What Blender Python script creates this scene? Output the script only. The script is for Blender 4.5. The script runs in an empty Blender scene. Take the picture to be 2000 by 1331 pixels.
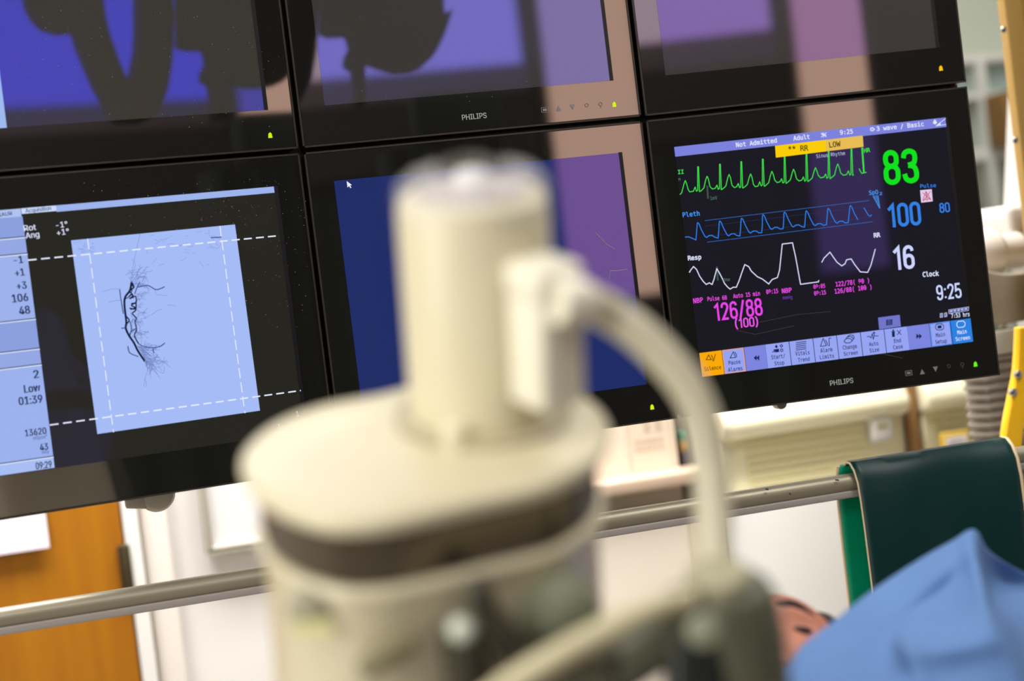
import bpy, bmesh, math, random, os
from mathutils import Vector, Matrix
V = Vector
PI = math.pi
random.seed(7)
C = bpy.context.scene.collection
SC = bpy.context.scene

# ------------------------------------------------------------------ camera
FPX = 3220.3238
CAM = V((0.14825404, -2.0149973, 1.54854215))
FWD = V((0.25645929, 0.96629784, -0.02229615)).normalized()
RGT = V((0.95875225, -0.25724643, -0.12090657)).normalized()
UPV = RGT.cross(FWD).normalized()
cd = bpy.data.cameras.new('camera')
cam = bpy.data.objects.new('camera', cd)
C.objects.link(cam)
cam.matrix_world = Matrix(((RGT.x, UPV.x, -FWD.x, CAM.x), (RGT.y, UPV.y, -FWD.y, CAM.y),
                           (RGT.z, UPV.z, -FWD.z, CAM.z), (0, 0, 0, 1)))
cd.sensor_width = 36
cd.lens = 36 * FPX / 2000
cd.clip_start = 0.05
cd.dof.use_dof = True
cd.dof.focus_distance = 2.06
cd.dof.aperture_fstop = 2.35
SC.camera = cam

# ------------------------------------------------------------------ world, lamps, exposure
SC.view_settings.view_transform = 'Standard'
SC.view_settings.look = 'None'
SC.view_settings.exposure = 0.0
SC.view_settings.gamma = 1.0
w = bpy.data.worlds.new('world')
SC.world = w
w.use_nodes = True
w.node_tree.nodes['Background'].inputs[0].default_value = (1, 0.97, 0.92, 1)
w.node_tree.nodes['Background'].inputs[1].default_value = 0.25


def area(name, loc, size, power, col, rot=(0, 0, 0), spread=180):
    l = bpy.data.lights.new(name, 'AREA')
    l.shape = 'RECTANGLE'
    l.size, l.size_y = size
    l.energy = power
    l.color = col
    l.spread = math.radians(spread)
    o = bpy.data.objects.new(name, l)
    o.location = loc
    o.rotation_euler = rot
    C.objects.link(o)
    return o


WARM = (1, 0.985, 0.95)
area('ceiling_lamp_back', (0.5, 0.5, 2.93), (2.1, 0.5), 54, WARM, (0, 0, 0), 100)
area('ceiling_lamp_front', (-0.3, -2.5, 2.93), (2.4, 1.2), 34, WARM)
area('ceiling_lamp_right', (2.7, 1.6, 2.93), (0.6, 1.2), 14, WARM)
area('table_fill_light', (1.6, -0.9, 2.93), (0.6, 0.6), 20, WARM)  # extra light added to lift the right side of the X-ray head
area('side_fill_light', (-1.55, -1.7, 1.75), (1.6, 1.3), 32, (1, 0.97, 0.9), (0, -PI / 2, 0))  # unseen soft light added to brighten the X-ray head from the left


# ------------------------------------------------------------------ helpers
def lin(r, g=None, b=None):
    if g is None:
        r, g, b = r
    f = lambda c: (c / 255 / 12.92) if c / 255 <= 0.04045 else ((c / 255 + 0.055) / 1.055) ** 2.4
    return (f(r), f(g), f(b), 1)


def ray(px, py):
    return FWD + RGT * ((px - 1000) / FPX) - UPV * ((py - 665.5) / FPX)


def at(px, py, Y):
    d = ray(px, py)
    return CAM + d * ((Y - CAM.y) / d.y)


def atd(px, py, dep):
    return CAM + ray(px, py) * dep


MATS = {}


def mat(name, col, rough=0.5, metal=0.0, spec=0.5, noise=0.0, nscale=30, coat=0.0, trans=0.0, bump=0.0, sheen=0.0):
    if name in MATS:
        return MATS[name]
    m = bpy.data.materials.new(name)
    m.use_nodes = True
    nt = m.node_tree
    b = nt.nodes['Principled BSDF']
    c = lin(col)
    b.inputs['Base Color'].default_value = c
    b.inputs['Roughness'].default_value = rough
    b.inputs['Metallic'].default_value = metal
    b.inputs['Specular IOR Level'].default_value = spec
    b.inputs['Coat Weight'].default_value = coat
    b.inputs['Transmission Weight'].default_value = trans
    b.inputs['Sheen Weight'].default_value = sheen
    if noise or bump:
        tc = nt.nodes.new('ShaderNodeTexCoord')
        n = nt.nodes.new('ShaderNodeTexNoise')
        n.inputs['Scale'].default_value = nscale
        n.inputs['Detail'].default_value = 5
        nt.links.new(tc.outputs['Object'], n.inputs['Vector'])
        if noise:
            r = nt.nodes.new('ShaderNodeValToRGB')
            r.color_ramp.elements[0].position = 0.3
            r.color_ramp.elements[1].position = 0.7
            r.color_ramp.elements[0].color = tuple(x * (1 - noise) for x in c[:3]) + (1,)
            r.color_ramp.elements[1].color = tuple(min(1, x * (1 + noise)) for x in c[:3]) + (1,)
            nt.links.new(n.outputs['Fac'], r.inputs['Fac'])
            nt.links.new(r.outputs['Color'], b.inputs['Base Color'])
        if bump:
            bp = nt.nodes.new('ShaderNodeBump')
            bp.inputs['Strength'].default_value = bump
            bp.inputs['Distance'].default_value = 0.002
            nt.links.new(n.outputs['Fac'], bp.inputs['Height'])
            nt.links.new(bp.outputs['Normal'], b.inputs['Normal'])
    MATS[name] = m
    return m


def wood(name, c1, c2, scale=(14, 14, 0.7), rough=0.45):
    m = bpy.data.materials.new(name)
    m.use_nodes = True
    nt = m.node_tree
    b = nt.nodes['Principled BSDF']
    tc = nt.nodes.new('ShaderNodeTexCoord')
    mp = nt.nodes.new('ShaderNodeMapping')
    mp.inputs['Scale'].default_value = scale
    n = nt.nodes.new('ShaderNodeTexNoise')
    n.inputs['Scale'].default_value = 2.2
    n.inputs['Detail'].default_value = 6
    r = nt.nodes.new('ShaderNodeValToRGB')
    r.color_ramp.elements[0].position = 0.3
    r.color_ramp.elements[1].position = 0.72
    r.color_ramp.elements[0].color = lin(c1)
    r.color_ramp.elements[1].color = lin(c2)
    nt.links.new(tc.outputs['Object'], mp.inputs['Vector'])
    nt.links.new(mp.outputs['Vector'], n.inputs['Vector'])
    nt.links.new(n.outputs['Fac'], r.inputs['Fac'])
    nt.links.new(r.outputs['Color'], b.inputs['Base Color'])
    b.inputs['Roughness'].default_value = rough
    return m


def glossmix(name, base, gloss, rough=0.02, emit=None, estr=1.0):
    """display glass: a diffuse haze + a coloured anti-reflection mirror + the light of the picture"""
    if name in MATS:
        return MATS[name]
    m = bpy.data.materials.new(name)
    m.use_nodes = True
    nt = m.node_tree
    nt.nodes.clear()
    out = nt.nodes.new('ShaderNodeOutputMaterial')
    d = nt.nodes.new('ShaderNodeBsdfDiffuse')
    d.inputs['Color'].default_value = base
    g = nt.nodes.new('ShaderNodeBsdfGlossy')
    g.inputs['Color'].default_value = gloss
    g.inputs['Roughness'].default_value = rough
    a = nt.nodes.new('ShaderNodeAddShader')
    nt.links.new(d.outputs[0], a.inputs[0])
    nt.links.new(g.outputs[0], a.inputs[1])
    last = a
    if emit:
        e = nt.nodes.new('ShaderNodeEmission')
        e.inputs['Color'].default_value = emit
        e.inputs['Strength'].default_value = estr
        a2 = nt.nodes.new('ShaderNodeAddShader')
        nt.links.new(a.outputs[0], a2.inputs[0])
        nt.links.new(e.outputs[0], a2.inputs[1])
        last = a2
    nt.links.new(last.outputs[0], out.inputs['Surface'])
    MATS[name] = m
    return m


def glow(col, k=1.0):
    """a lit patch of a display, of the given sRGB colour"""
    n = 'lit_%d_%d_%d_%d' % (col + (int(k * 100),))
    if n in MATS:
        return MATS[n]
    m = bpy.data.materials.new(n)
    m.use_nodes = True
    nt = m.node_tree
    nt.nodes.clear()
    out = nt.nodes.new('ShaderNodeOutputMaterial')
    e = nt.nodes.new('ShaderNodeEmission')
    e.inputs['Color'].default_value = lin(col)
    e.inputs['Strength'].default_value = k
    nt.links.new(e.outputs[0], out.inputs['Surface'])
    MATS[n] = m
    return m


class MB:
    def __init__(s):
        s.v, s.f = [], []

    def add(s, vs, fs):
        o = len(s.v)
        s.v += [V(a) for a in vs]
        s.f += [[i + o for i in f] for f in fs]
        return s

    def box(s, x0, x1, y0, y1, z0, z1):
        vs = [(x, y, z) for x in (x0, x1) for y in (y0, y1) for z in (z0, z1)]
        return s.add(vs, [(0, 1, 3, 2), (4, 6, 7, 5), (0, 4, 5, 1), (2, 3, 7, 6), (0, 2, 6, 4), (1, 5, 7, 3)])

    def tri_box(s, o, a, b, c):
        o, a, b, c = V(o), V(a), V(b), V(c)
        vs = [o + a * i + b * j + c * k for i in (0, 1) for j in (0, 1) for k in (0, 1)]
        return s.add(vs, [(0, 1, 3, 2), (4, 6, 7, 5), (0, 4, 5, 1), (2, 3, 7, 6), (0, 2, 6, 4), (1, 5, 7, 3)])

    def rings(s, rings, cap0=True, cap1=True, closed=True):
        n = len(rings[0])
        vs = [p for r in rings for p in r]
        fs = []
        for i in range(len(rings) - 1):
            for j in range(n if closed else n - 1):
                k = (j + 1) % n
                fs.append((i * n + j, i * n + k, (i + 1) * n + k, (i + 1) * n + j))
        if cap0:
            fs.append(tuple(range(n))[::-1])
        if cap1:
            fs.append(tuple((len(rings) - 1) * n + j for j in range(n)))
        return s.add(vs, fs)

    def prism(s, poly, d):
        """poly: 3-D outline, d: extrusion vector"""
        d = V(d)
        return s.rings([[V(p) for p in poly], [V(p) + d for p in poly]])

    def lathe(s, prof, o=(0, 0, 0), u=(0, 0, 1), n=40, cap0=True, cap1=True):
        o, u = V(o), V(u).normalized()
        a = u.orthogonal().normalized()
        b = u.cross(a)
        R = [[o + u * h + (a * math.cos(t) + b * math.sin(t)) * r for t in [2 * PI * k / n for k in range(n)]] for r, h in prof]
        return s.rings(R, cap0, cap1)

    def tube(s, pts, r, n=16, cap=True):
        pts = [V(p) for p in pts]
        rr = r if isinstance(r, (list, tuple)) else [r] * len(pts)
        rings = []
        a = None
        for i, p in enumerate(pts):
            t = (pts[min(i + 1, len(pts) - 1)] - pts[max(i - 1, 0)]).normalized()
            a = t.orthogonal().normalized() if a is None else (a - t * a.dot(t)).normalized()
            b = t.cross(a)
            rings.append([p + (a * math.cos(2 * PI * k / n) + b * math.sin(2 * PI * k / n)) * rr[i] for k in range(n)])
        return s.rings(rings, cap, cap)

    def grid(s, rows):
        n = len(rows[0])
        vs = [p for r in rows for p in r]
        fs = [(i * n + j, i * n + j + 1, (i + 1) * n + j + 1, (i + 1) * n + j) for i in range(len(rows) - 1) for j in range(n - 1)]
        return s.add(vs, fs)

    def xform(s, M):
        s.v = [M @ p for p in s.v]
        return s


def spl(pts, n=8, closed=False):
    P = [V(p) for p in pts]
    N = len(P)
    out = []
    rng = range(N) if closed else range(N - 1)
    for i in rng:
        g = (lambda k: P[k % N]) if closed else (lambda k: P[max(0, min(N - 1, k))])
        a, b, c, d = g(i - 1), g(i), g(i + 1), g(i + 2)
        for k in range(n):
            t = k / n
            out.append(0.5 * ((2 * b) + (c - a) * t + (2 * a - 5 * b + 4 * c - d) * t * t + (3 * b - a - 3 * c + d) * t ** 3))
    if not closed:
        out.append(P[-1])
    return out


def link(name, mb, m, parent=None, bevel=0, seg=3, smooth=35, sub=0, solid=0):
    me = bpy.data.meshes.new(name)
    me.from_pydata([tuple(v) for v in mb.v], [], mb.f)
    bm = bmesh.new()
    bm.from_mesh(me)
    bmesh.ops.remove_doubles(bm, verts=bm.verts, dist=1e-7)
    bmesh.ops.recalc_face_normals(bm, faces=bm.faces)
    if bevel:
        ed = [e for e in bm.edges if len(e.link_faces) == 2 and e.calc_face_angle(0) > math.radians(30)]
        bmesh.ops.bevel(bm, geom=ed, offset=bevel, segments=seg, profile=0.5, affect='EDGES', clamp_overlap=True)
    bm.to_mesh(me)
    bm.free()
    if smooth:
        me.polygons.foreach_set('use_smooth', [True] * len(me.polygons))
        me.set_sharp_from_angle(angle=math.radians(smooth))
    me.materials.append(m)
    o = bpy.data.objects.new(name, me)
    C.objects.link(o)
    if parent:
        o.parent = parent
    if solid:
        md = o.modifiers.new('thick', 'SOLIDIFY')
        md.thickness = solid
        md.offset = 0
    if sub:
        md = o.modifiers.new('sub', 'SUBSURF')
        md.levels = md.render_levels = sub
    return o


def tag(o, label, cat, group=None, kind=None):
    o['label'] = label
    o['category'] = cat
    if group:
        o['group'] = group
    if kind:
        o['kind'] = kind
    return o


def thing(name, label, cat, loc=(0, 0, 0), rz=0, group=None):
    o = bpy.data.objects.new(name, None)
    o.empty_display_size = 0.05
    o.location = loc
    o.rotation_euler = (0, 0, rz)
    C.objects.link(o)
    return tag(o, label, cat, group)


def struct(name, mb, m, parent=None, **k):
    o = link(name, mb, m, parent, **k)
    if not parent:
        o['kind'] = 'structure'
    return o


# ------------------------------------------------------------------ materials
M_white = mat('white_paint', (236, 233, 228), 0.5)
M_wall = mat('wall_paint', (230, 226, 222), 0.7, noise=0.02, nscale=6)
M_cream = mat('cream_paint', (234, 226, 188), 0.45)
M_dev = mat('cream_enamel', (221, 213, 182), 0.32, noise=0.015, nscale=20)
M_black = glossmix('bezel_glass', (0.009, 0.009, 0.008, 1), (0.12, 0.11, 0.11, 1), 0.03)
M_case = mat('black_casing', (16, 16, 17), 0.35)
M_door = wood('orange_wood', (156, 94, 0), (172, 110, 2))
M_oak = wood('pale_oak', (160, 124, 56), (180, 144, 74), (20, 20, 1))
M_grey = mat('grey_metal', (150, 147, 140), 0.35, metal=0.6)
M_rail = mat('brushed_rail', (150, 143, 124), 0.42, metal=0.45)
M_dark = mat('dark_rubber', (52, 54, 46), 0.5)
M_plast = mat('grey_plastic', (168, 160, 146), 0.45)
M_white_pl = mat('white_plastic', (218, 214, 208), 0.4)
M_yellow = mat('yellow_plastic', (250, 190, 20), 0.4)
M_paper = mat('paper', (238, 234, 236), 0.8)
M_ink = mat('print_ink', (120, 112, 100), 0.8)
M_steel = mat('steel', (200, 198, 190), 0.25, metal=1)

# ------------------------------------------------------------------ room shell
XL, XR, YB, YF, ZT = -1.6, 4.2, 1.05, -4.2, 3.0
struct('floor', MB().box(XL, XR, YF, 2.9, -0.05, 0), mat('floor_vinyl', (150, 146, 138), 0.4, noise=0.05, nscale=8))
struct('ceiling', MB().box(XL, XR, YF, 2.9, ZT, ZT + 0.05), M_wall)
struct('wall_left', MB().box(XL - 0.05, XL, YF, YB + 0.1, 0, ZT), M_wall)
struct('wall_right', MB().box(XR, XR + 0.05, YF, 2.9, 0, ZT), M_wall)
XW = 1.95
struct('wall_back', MB().box(XL, XW, YB, YB + 0.1, 0, ZT), M_wall)
struct('wall_return', MB().box(XW - 0.1, XW, YB + 0.1, 2.8, 0, ZT), M_wall)
struct('wall_recess', MB().box(XW, XR, 2.8, 2.9, 0, ZT), M_wall)

# ------------------------------------------------------------------ monitor bank
PW, PH, OX, OZ = 0.4469652, 0.3943144, 0.0356285, 0.0409953
SW, SH = 0.376, 0.301
AL, AR = 0.134986, 0.112173
ZTOP = 2.16
COLS = [(V((PW - PW * math.cos(AL), -PW * math.sin(AL), ZTOP)), AL), (V((PW, 0, ZTOP)), 0.0), (V((2 * PW, 0, ZTOP)), -AR)]


def frame(c):
    loc, a = COLS[c]
    return loc, V((math.cos(a), math.sin(a), 0)), V((-math.sin(a), math.cos(a), 0))


def refl(px, py, c, Y):
    """world point, in the plane y = Y of the room, mirrored in column c at this spot"""
    loc, ex, n = frame(c)
    d = ray(px, py)
    P = CAM + d * ((loc - CAM).dot(n) / d.dot(n))
    r = d - n * (2 * d.dot(n))
    return P + r * ((Y - P.y) / r.y)


FONTS = {}


def font(kind):
    if kind not in FONTS:
        f = None
        try:
            p = os.path.join(bpy.utils.resource_path('LOCAL'), 'datafiles', 'fonts', {'mono': 'DejaVuSansMono.woff2', 'sans': 'Inter.woff2'}[kind])
            f = bpy.data.fonts.load(p)
        except Exception:
            f = None
        FONTS[kind] = f
    return FONTS[kind]


def text_geo(s, kind='mono', off=0.0):
    cu = bpy.data.curves.new('lettering', 'FONT')
    cu.body = s
    if font(kind):
        cu.font = font(kind)
    cu.size = 1
    cu.offset = off
    cu.resolution_u = 4
    o = bpy.data.objects.new('lettering', cu)
    me = bpy.data.meshes.new_from_object(o)
    vs = [V((v.co.x, v.co.y, 0)) for v in me.vertices]
    fs = [list(p.vertices) for p in me.polygons]
    bpy.data.objects.remove(o)
    bpy.data.curves.remove(cu)
    bpy.data.meshes.remove(me)
    return vs, fs


CAPH = {}


def cap_height(kind):
    if kind not in CAPH:
        vs, _ = text_geo('H', kind)
        CAPH[kind] = max(v.y for v in vs)
    return CAPH[kind]


SPLIT = {'guide_line', 'panel_divider', 'panel_groove', 'range_line', 'scale_bar', 'scratch', 'heart_trace', 'pleth_trace', 'breath_trace', 'battery_icon_', 'vessel_branch'}


def rr(x0, y0, x1, y1, r):
    out = []
    for cx, cy, a0 in ((x1 - r, y1 - r, 0), (x0 + r, y1 - r, 90), (x0 + r, y0 + r, 180), (x1 - r, y0 + r, 270)):
        out += [(cx + r * math.cos(math.radians(a0 + 15 * k)), cy + r * math.sin(math.radians(a0 + 15 * k))) for k in range(7)]
    return out + [out[0]]


def sp2(P):
    return [(p.x, p.y) for p in spl([(a, b, 0) for a, b in P], 5)]


# narrow display figures: advance width and centre lines in a cell one unit tall
GL = {'0': (0.5, [rr(0.065, 0.065, 0.435, 0.935, 0.18)]), '1': (0.38, [[(0.04, 0.74), (0.255, 0.93), (0.255, 0.0)]]),
      '2': (0.5, [sp2([(0.07, 0.70), (0.085, 0.83), (0.16, 0.92), (0.25, 0.935), (0.36, 0.91), (0.43, 0.80), (0.42, 0.66), (0.31, 0.43), (0.18, 0.22), (0.085, 0.07)]) + [(0.45, 0.065)]]),
      '3': (0.5, [sp2([(0.07, 0.74), (0.11, 0.88), (0.25, 0.935), (0.39, 0.88), (0.42, 0.73), (0.37, 0.58), (0.20, 0.525)]), sp2([(0.20, 0.525), (0.37, 0.47), (0.435, 0.30), (0.40, 0.13), (0.25, 0.065), (0.11, 0.13), (0.065, 0.28)])]),
      '5': (0.5, [[(0.42, 0.935), (0.10, 0.935), (0.08, 0.52)] + sp2([(0.08, 0.52), (0.25, 0.59), (0.40, 0.51), (0.435, 0.32), (0.40, 0.13), (0.25, 0.065), (0.10, 0.12), (0.065, 0.26)])[1:]]),
      '6': (0.5, [rr(0.065, 0.065, 0.435, 0.57, 0.18), sp2([(0.065, 0.32), (0.065, 0.6), (0.10, 0.84), (0.25, 0.935), (0.39, 0.88), (0.43, 0.75)])]),
      '8': (0.5, [rr(0.085, 0.535, 0.415, 0.935, 0.16), rr(0.065, 0.065, 0.435, 0.535, 0.18)]),
      '9': (0.5, [rr(0.065, 0.43, 0.435, 0.935, 0.18), sp2([(0.435, 0.68), (0.435, 0.4), (0.40, 0.16), (0.25, 0.065), (0.11, 0.12), (0.07, 0.25)])]),
      ':': (0.22, [[(0.11, 0.62), (0.11, 0.74)], [(0.11, 0.10), (0.11, 0.22)]]), '/': (0.42, [[(0.06, -0.03), (0.36, 1.0)]]),
      '(': (0.28, [sp2([(0.22, 1.04), (0.10, 0.80), (0.06, 0.47), (0.10, 0.14), (0.22, -0.10)])]), ')': (0.28, [sp2([(0.06, 1.04), (0.18, 0.80), (0.22, 0.47), (0.18, 0.14), (0.06, -0.10)])])}


class Monitor:
    def __init__(s, c, r, label):
        s.c, s.r = c, r
        loc, a = COLS[c]
        s.loc, s.ex, s.n = frame(c)
        s.root = thing('display_monitor', label, 'monitor', loc, a, 'wide black monitors of the ceiling-hung bank')
        g = 0.003
        z1, z0 = -r * PH - g, -(r + 1) * PH + g
        # glass-fronted casing with a stepped back
        link('casing', MB().box(g, PW - g, 0.0012, 0.03, z0, z1).box(0.03, PW - 0.03, 0.03, 0.07, z0 + 0.03, z1 - 0.03), M_case, s.root, bevel=0.004)
        link('front_glass', MB().box(g + 0.0022, PW - g - 0.0022, 0, 0.0016, z0 + 0.0022, z1 - 0.0022), M_black, s.root, bevel=0.0006, seg=1)
        rim = MB()
        for x0, x1, q0, q1 in ((g, PW - g, z1 - 0.0022, z1), (g, PW - g, z0, z0 + 0.0022), (g, g + 0.0022, z0, z1), (PW - g - 0.0022, PW - g, z0, z1)):
            rim.box(x0, x1, -0.0004, 0.004, q0, q1)
        link('bezel_rim', rim, mat('bezel_rim', (46, 42, 34), 0.35), s.root)
        s.sz = -r * PH - OZ
        s.layer = 0
        s.screen = None

    def L(s, px, py):
        d = ray(px, py)
        P = CAM + d * ((s.loc - CAM).dot(s.n) / d.dot(s.n)) - s.loc
        return P.dot(s.ex), P.z

    def make_screen(s, m):
        s.screen = link('screen', MB().box(OX, OX + SW, -0.0004, 0.0004, s.sz - SH, s.sz), m, s.root)
        link('screen_edge', MB().box(OX + SW - 0.0045, OX + SW + 0.0005, -0.0006, 0.0002, s.sz - SH, s.sz + 0.0006), mat('screen_gasket', (8, 8, 16), 0.4), s.root)
        return s.screen

    def y(s, lev):
        return -0.0005 - 0.0002 * lev

    def poly(s, name, pts, col, lev=1, par=None, k=1.0, m=None, px=True):
        P = [s.L(*p) for p in pts] if px else pts
        y = s.y(lev)
        return link(name, MB().prism([(x, y, z) for x, z in P], (0, 0.00012, 0)), m or glow(col, k), par or s.screen, smooth=0)

    def rect(s, name, x0, z0, x1, z1, col, lev=1, par=None, m=None):
        return s.poly(name, [(x0, z0), (x1, z0), (x1, z1), (x0, z1)], col, lev, par, 1.0, m, False)

    def strokes(s, name, lines, wpx, col, lev=2, par=None, m=None, px=True, dash=None):
        """polylines of a given width (photo pixels at the screen, about 0.68 mm)"""
        if len(lines) > 1 and name in SPLIT:
            return [s.strokes(name, [ln], wpx, col, lev, par, m, px, dash) for ln in lines]
        mb = MB()
        h = wpx * 0.00033
        y = s.y(lev)
        for ln in lines:
            P = [V((q[0], q[1])) for q in ([s.L(*p) for p in ln] if px else ln)]
            if dash:
                a, b = P[0], P[-1]
                T = (b - a).length
                t = (b - a) / T
                q = 0
                segs = []
                while q < T:
                    segs.append([a + t * q, a + t * min(T, q + dash[0])])
                    q += dash[0] + dash[1]
            else:
                segs = [P]
            for sg in segs:
                for i in range(len(sg) - 1):
                    a, b = sg[i], sg[i + 1]
                    t = b - a
                    if t.length < 1e-6:
                        continue
                    t = t.normalized()
                    e = t * (0 if dash else h * 0.6)
                    nn = V((-t.y, t.x)) * h
                    q4 = [a - e + nn, b + e + nn, b + e - nn, a - e - nn]
                    yy = y - 0.000004 * (i % 4)
                    mb.add([(q.x, yy, q.y) for q in q4], [(0, 1, 2, 3)])
        return link(name, mb, m or glow(col), par or s.screen, smooth=0)

    def text(s, name, body, x0, y0, x1, y1, cap, col, kind='mono', off=0.0, lev=3, par=None, m=None, k=1.0, narrow=True):
        """lettering fitted between two photographed baseline ends"""
        a, b = V(s.L(x0, y0)), V(s.L(x1, y1))
        ch = cap * 0.000672 * (1.0 if s.c else 0.9)
        bold = off if kind == 'sans' else 0
        vs, fs = text_geo(body, kind, 0 if bold else off)
        lo, hi = min(v.x for v in vs), max(v.x for v in vs)
        sy = ch / cap_height(kind)
        d = (b - a)
        sx = d.length / (hi - lo)
        t = d.normalized()
        nn = V((-t.y, t.x))
        y = s.y(lev)
        mb = MB()
        for q_, sh in enumerate((0.0,) if not bold else (-bold, 0.0, bold)):
            W = []
            for v in vs:
                q = a + t * ((v.x - lo + sh) * sx) + nn * (v.y * sy)
                W.append((q.x, y - 0.000004 * q_, q.y))
            mb.add(W, fs)
        return link(name, mb, m or glow(col, k), par or s.screen, smooth=0)

    def digits(s, name, body, x0, y0, x1, y1, cap, col, wt=0.13, par=None):
        a, b = V(s.L(x0, y0)), V(s.L(x1, y1))
        ch = cap * 0.000672
        x = 0
        strips = []
        for c in body:
            wd_, paths = GL[c]
            strips += [[(x + p[0], p[1]) for p in q] for q in paths]
            x += wd_ + 0.07
        allx = [p[0] for q in strips for p in q]
        lo_, hi_ = min(allx) - wt / 2, max(allx) + wt / 2
        t = (b - a).normalized()
        nn = V((-t.y, t.x))
        sx = (b - a).length / (hi_ - lo_)
        mb = MB()
        for qi, q in enumerate(strips):
            P = [V((p[0] * 1.0, p[1])) for p in q]
            closed = (P[0] - P[-1]).length < 1e-6
            N = len(P)
            Lf, Rt = [], []
            for i, p in enumerate(P):
                pa = P[i - 1] if i else (P[-2] if closed else P[0])
                pb = P[i + 1] if i < N - 1 else (P[1] if closed else P[-1])
                d1_, d2_ = (p - pa), (pb - p)
                d1_ = d1_.normalized() if d1_.length > 1e-9 else d2_.normalized()
                d2_ = d2_.normalized() if d2_.length > 1e-9 else d1_
                m1 = (V((-d1_.y, d1_.x)) + V((-d2_.y, d2_.x)))
                m1 = m1.normalized()
                k_ = wt / 2 / max(0.45, m1.dot(V((-d1_.y, d1_.x))))
                Lf.append(p + m1 * k_)
                Rt.append(p - m1 * k_)
            yy = s.y(3) - 0.000006 * (qi % 6)
            f_ = lambda v: (lambda r: (r.x, yy, r.y))(a + t * ((v.x - lo_) * sx) + nn * (v.y * ch))
            mb.add([f_(v) for v in Lf] + [f_(v) for v in Rt], [(i, i + 1, N + i + 1, N + i) for i in range(N - 1)])
        return link(name, mb, glow(col), par or s.screen, smooth=0)

    def lines_text(s, name, items, col, cap, kind='mono', off=0.0, lev=3, par=None):
        for it in items:
            s.text(name, it[0], it[1], it[2], it[3], it[4], it[5] if len(it) > 5 else cap, col, kind, off, lev, par)

    def led(s, px, py, col):
        x, z = s.L(px, py)
        m = glow(col, 1.1)
        return link('power_light', MB().prism([(x - 0.0026, -0.0006, z - 0.0032), (x + 0.0026, -0.0006, z - 0.0032), (x + 0.002, -0.0006, z + 0.002), (x + 0.0002, -0.0006, z + 0.0036), (x - 0.0018, -0.0006, z + 0.002)], (0, 0.0008, 0)), m, s.root, smooth=0)

    def logo(s, x0, y0, x1, y1, cap):
        return s.text('maker_logo', 'PHILIPS', x0, y0, x1, y1, cap, (0, 0, 0), 'sans', 0.01, 0, s.root, mat('logo_print', (176, 188, 178), 0.5))

    def buttons(s, P):
        m = mat('button_print', (128, 124, 122), 0.6)
        r = 0.0034
        for k, (px, py) in enumerate(P):
            x, z = s.L(px, py)
            y = -0.0006
            if k == 0:
                mb = MB()
                for q in ((-1.4, 1.4, 0.85, 1), (-1.4, 1.4, -1, -0.85), (-1.4, -1.2, -1, 1), (1.2, 1.4, -1, 1), (-0.75, 0.75, -0.45, 0.45)):
                    mb.box(x + q[0] * r, x + q[1] * r, y, y + 0.0004, z + q[2] * r, z + q[3] * r)
                link('menu_button', mb, m, s.root, smooth=0)
            elif k in (1, 2):
                sg = 1 if k == 1 else -1
                link('up_button' if k == 1 else 'down_button', MB().prism([(x - r, y, z - sg * r), (x + r, y, z - sg * r), (x, y, z + sg * r)], (0, 0.0004, 0)), m, s.root, smooth=0)
            else:
                mb = MB()
                R = r * 0.75
                for q in range(8):
                    t0, t1 = q * PI / 4, (q + 1) * PI / 4
                    mb.prism([(x + R * f * math.cos(t), y, z + R * f * math.sin(t)) for t, f in ((t0, 1), (t1, 1), (t1, 0.8), (t0, 0.8))], (0, 0.0004, 0))
                if k == 4:
                    mb.box(x - 0.0003, x + 0.0003, y, y + 0.0004, z - 2 * R, z - R)
                link('input_button' if k == 3 else 'brightness_button', mb, mat('button_print_dim', (84, 82, 80), 0.6), s.root, smooth=0)

    def dust(s, n, x0, x1, y0, y1):
        mb = MB()
        for _ in range(n):
            x, z = s.L(random.uniform(x0, x1), random.uniform(y0, y1))
            r = random.uniform(0.0002, 0.00055)
            mb.add([(x - r, s.y(0), z), (x, s.y(0), z - r), (x + r, s.y(0), z), (x, s.y(0), z + r)], [(0, 1, 2, 3)])
        o = link('dust_specks', mb, mat('dust', (170, 165, 158), 0.9), s.root, smooth=0)
        o['kind'] = 'stuff'


# glass of the six screens: a grey haze under a violet-tinted anti-reflection coat
G_LEFT = glossmix('screen_glass_left', (0.055, 0.052, 0.042, 1), (0.009, 0.012, 0.185, 1), 0.03)
G_MID = glossmix('screen_glass_middle', (0.05, 0.048, 0.043, 1), (0.055, 0.06, 0.215, 1), 0.03)
G_RIGHT = glossmix('screen_glass_right', (0.05, 0.046, 0.042, 1), (0.078, 0.054, 0.155, 1), 0.03)
G_MIDLOW = glossmix('screen_glass_desktop', (0.012, 0.013, 0.014, 1), (0.046, 0.026, 0.095, 1), 0.03, lin(18, 38, 104), 0.9)
G_LEFTLOW = glossmix('screen_glass_angio', (0.026, 0.026, 0.02, 1), (0.009, 0.009, 0.07, 1), 0.03)
G_RIGHTLOW = glossmix('screen_glass_vitals', (0.008, 0.008, 0.009, 1), (0.008, 0.007, 0.045, 1), 0.03, lin(16, 14, 24), 1.0)

PERI = (160, 172, 240)
WHT = (226, 230, 255)

# upper left: dark picture with a pale side panel
m = Monitor(0, 0, 'upper left monitor, dark blue screen mirroring a black C-shaped ring and lamp')
m.make_screen(G_LEFT)
x1, _ = m.L(7, 200)
m.rect('side_panel', OX, m.sz - SH, x1, m.sz - 0.01, (160, 186, 240))
m.led(527.5, 264.4, (190, 235, 20))
m.dust(90, 20, 560, 20, 250)

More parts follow.
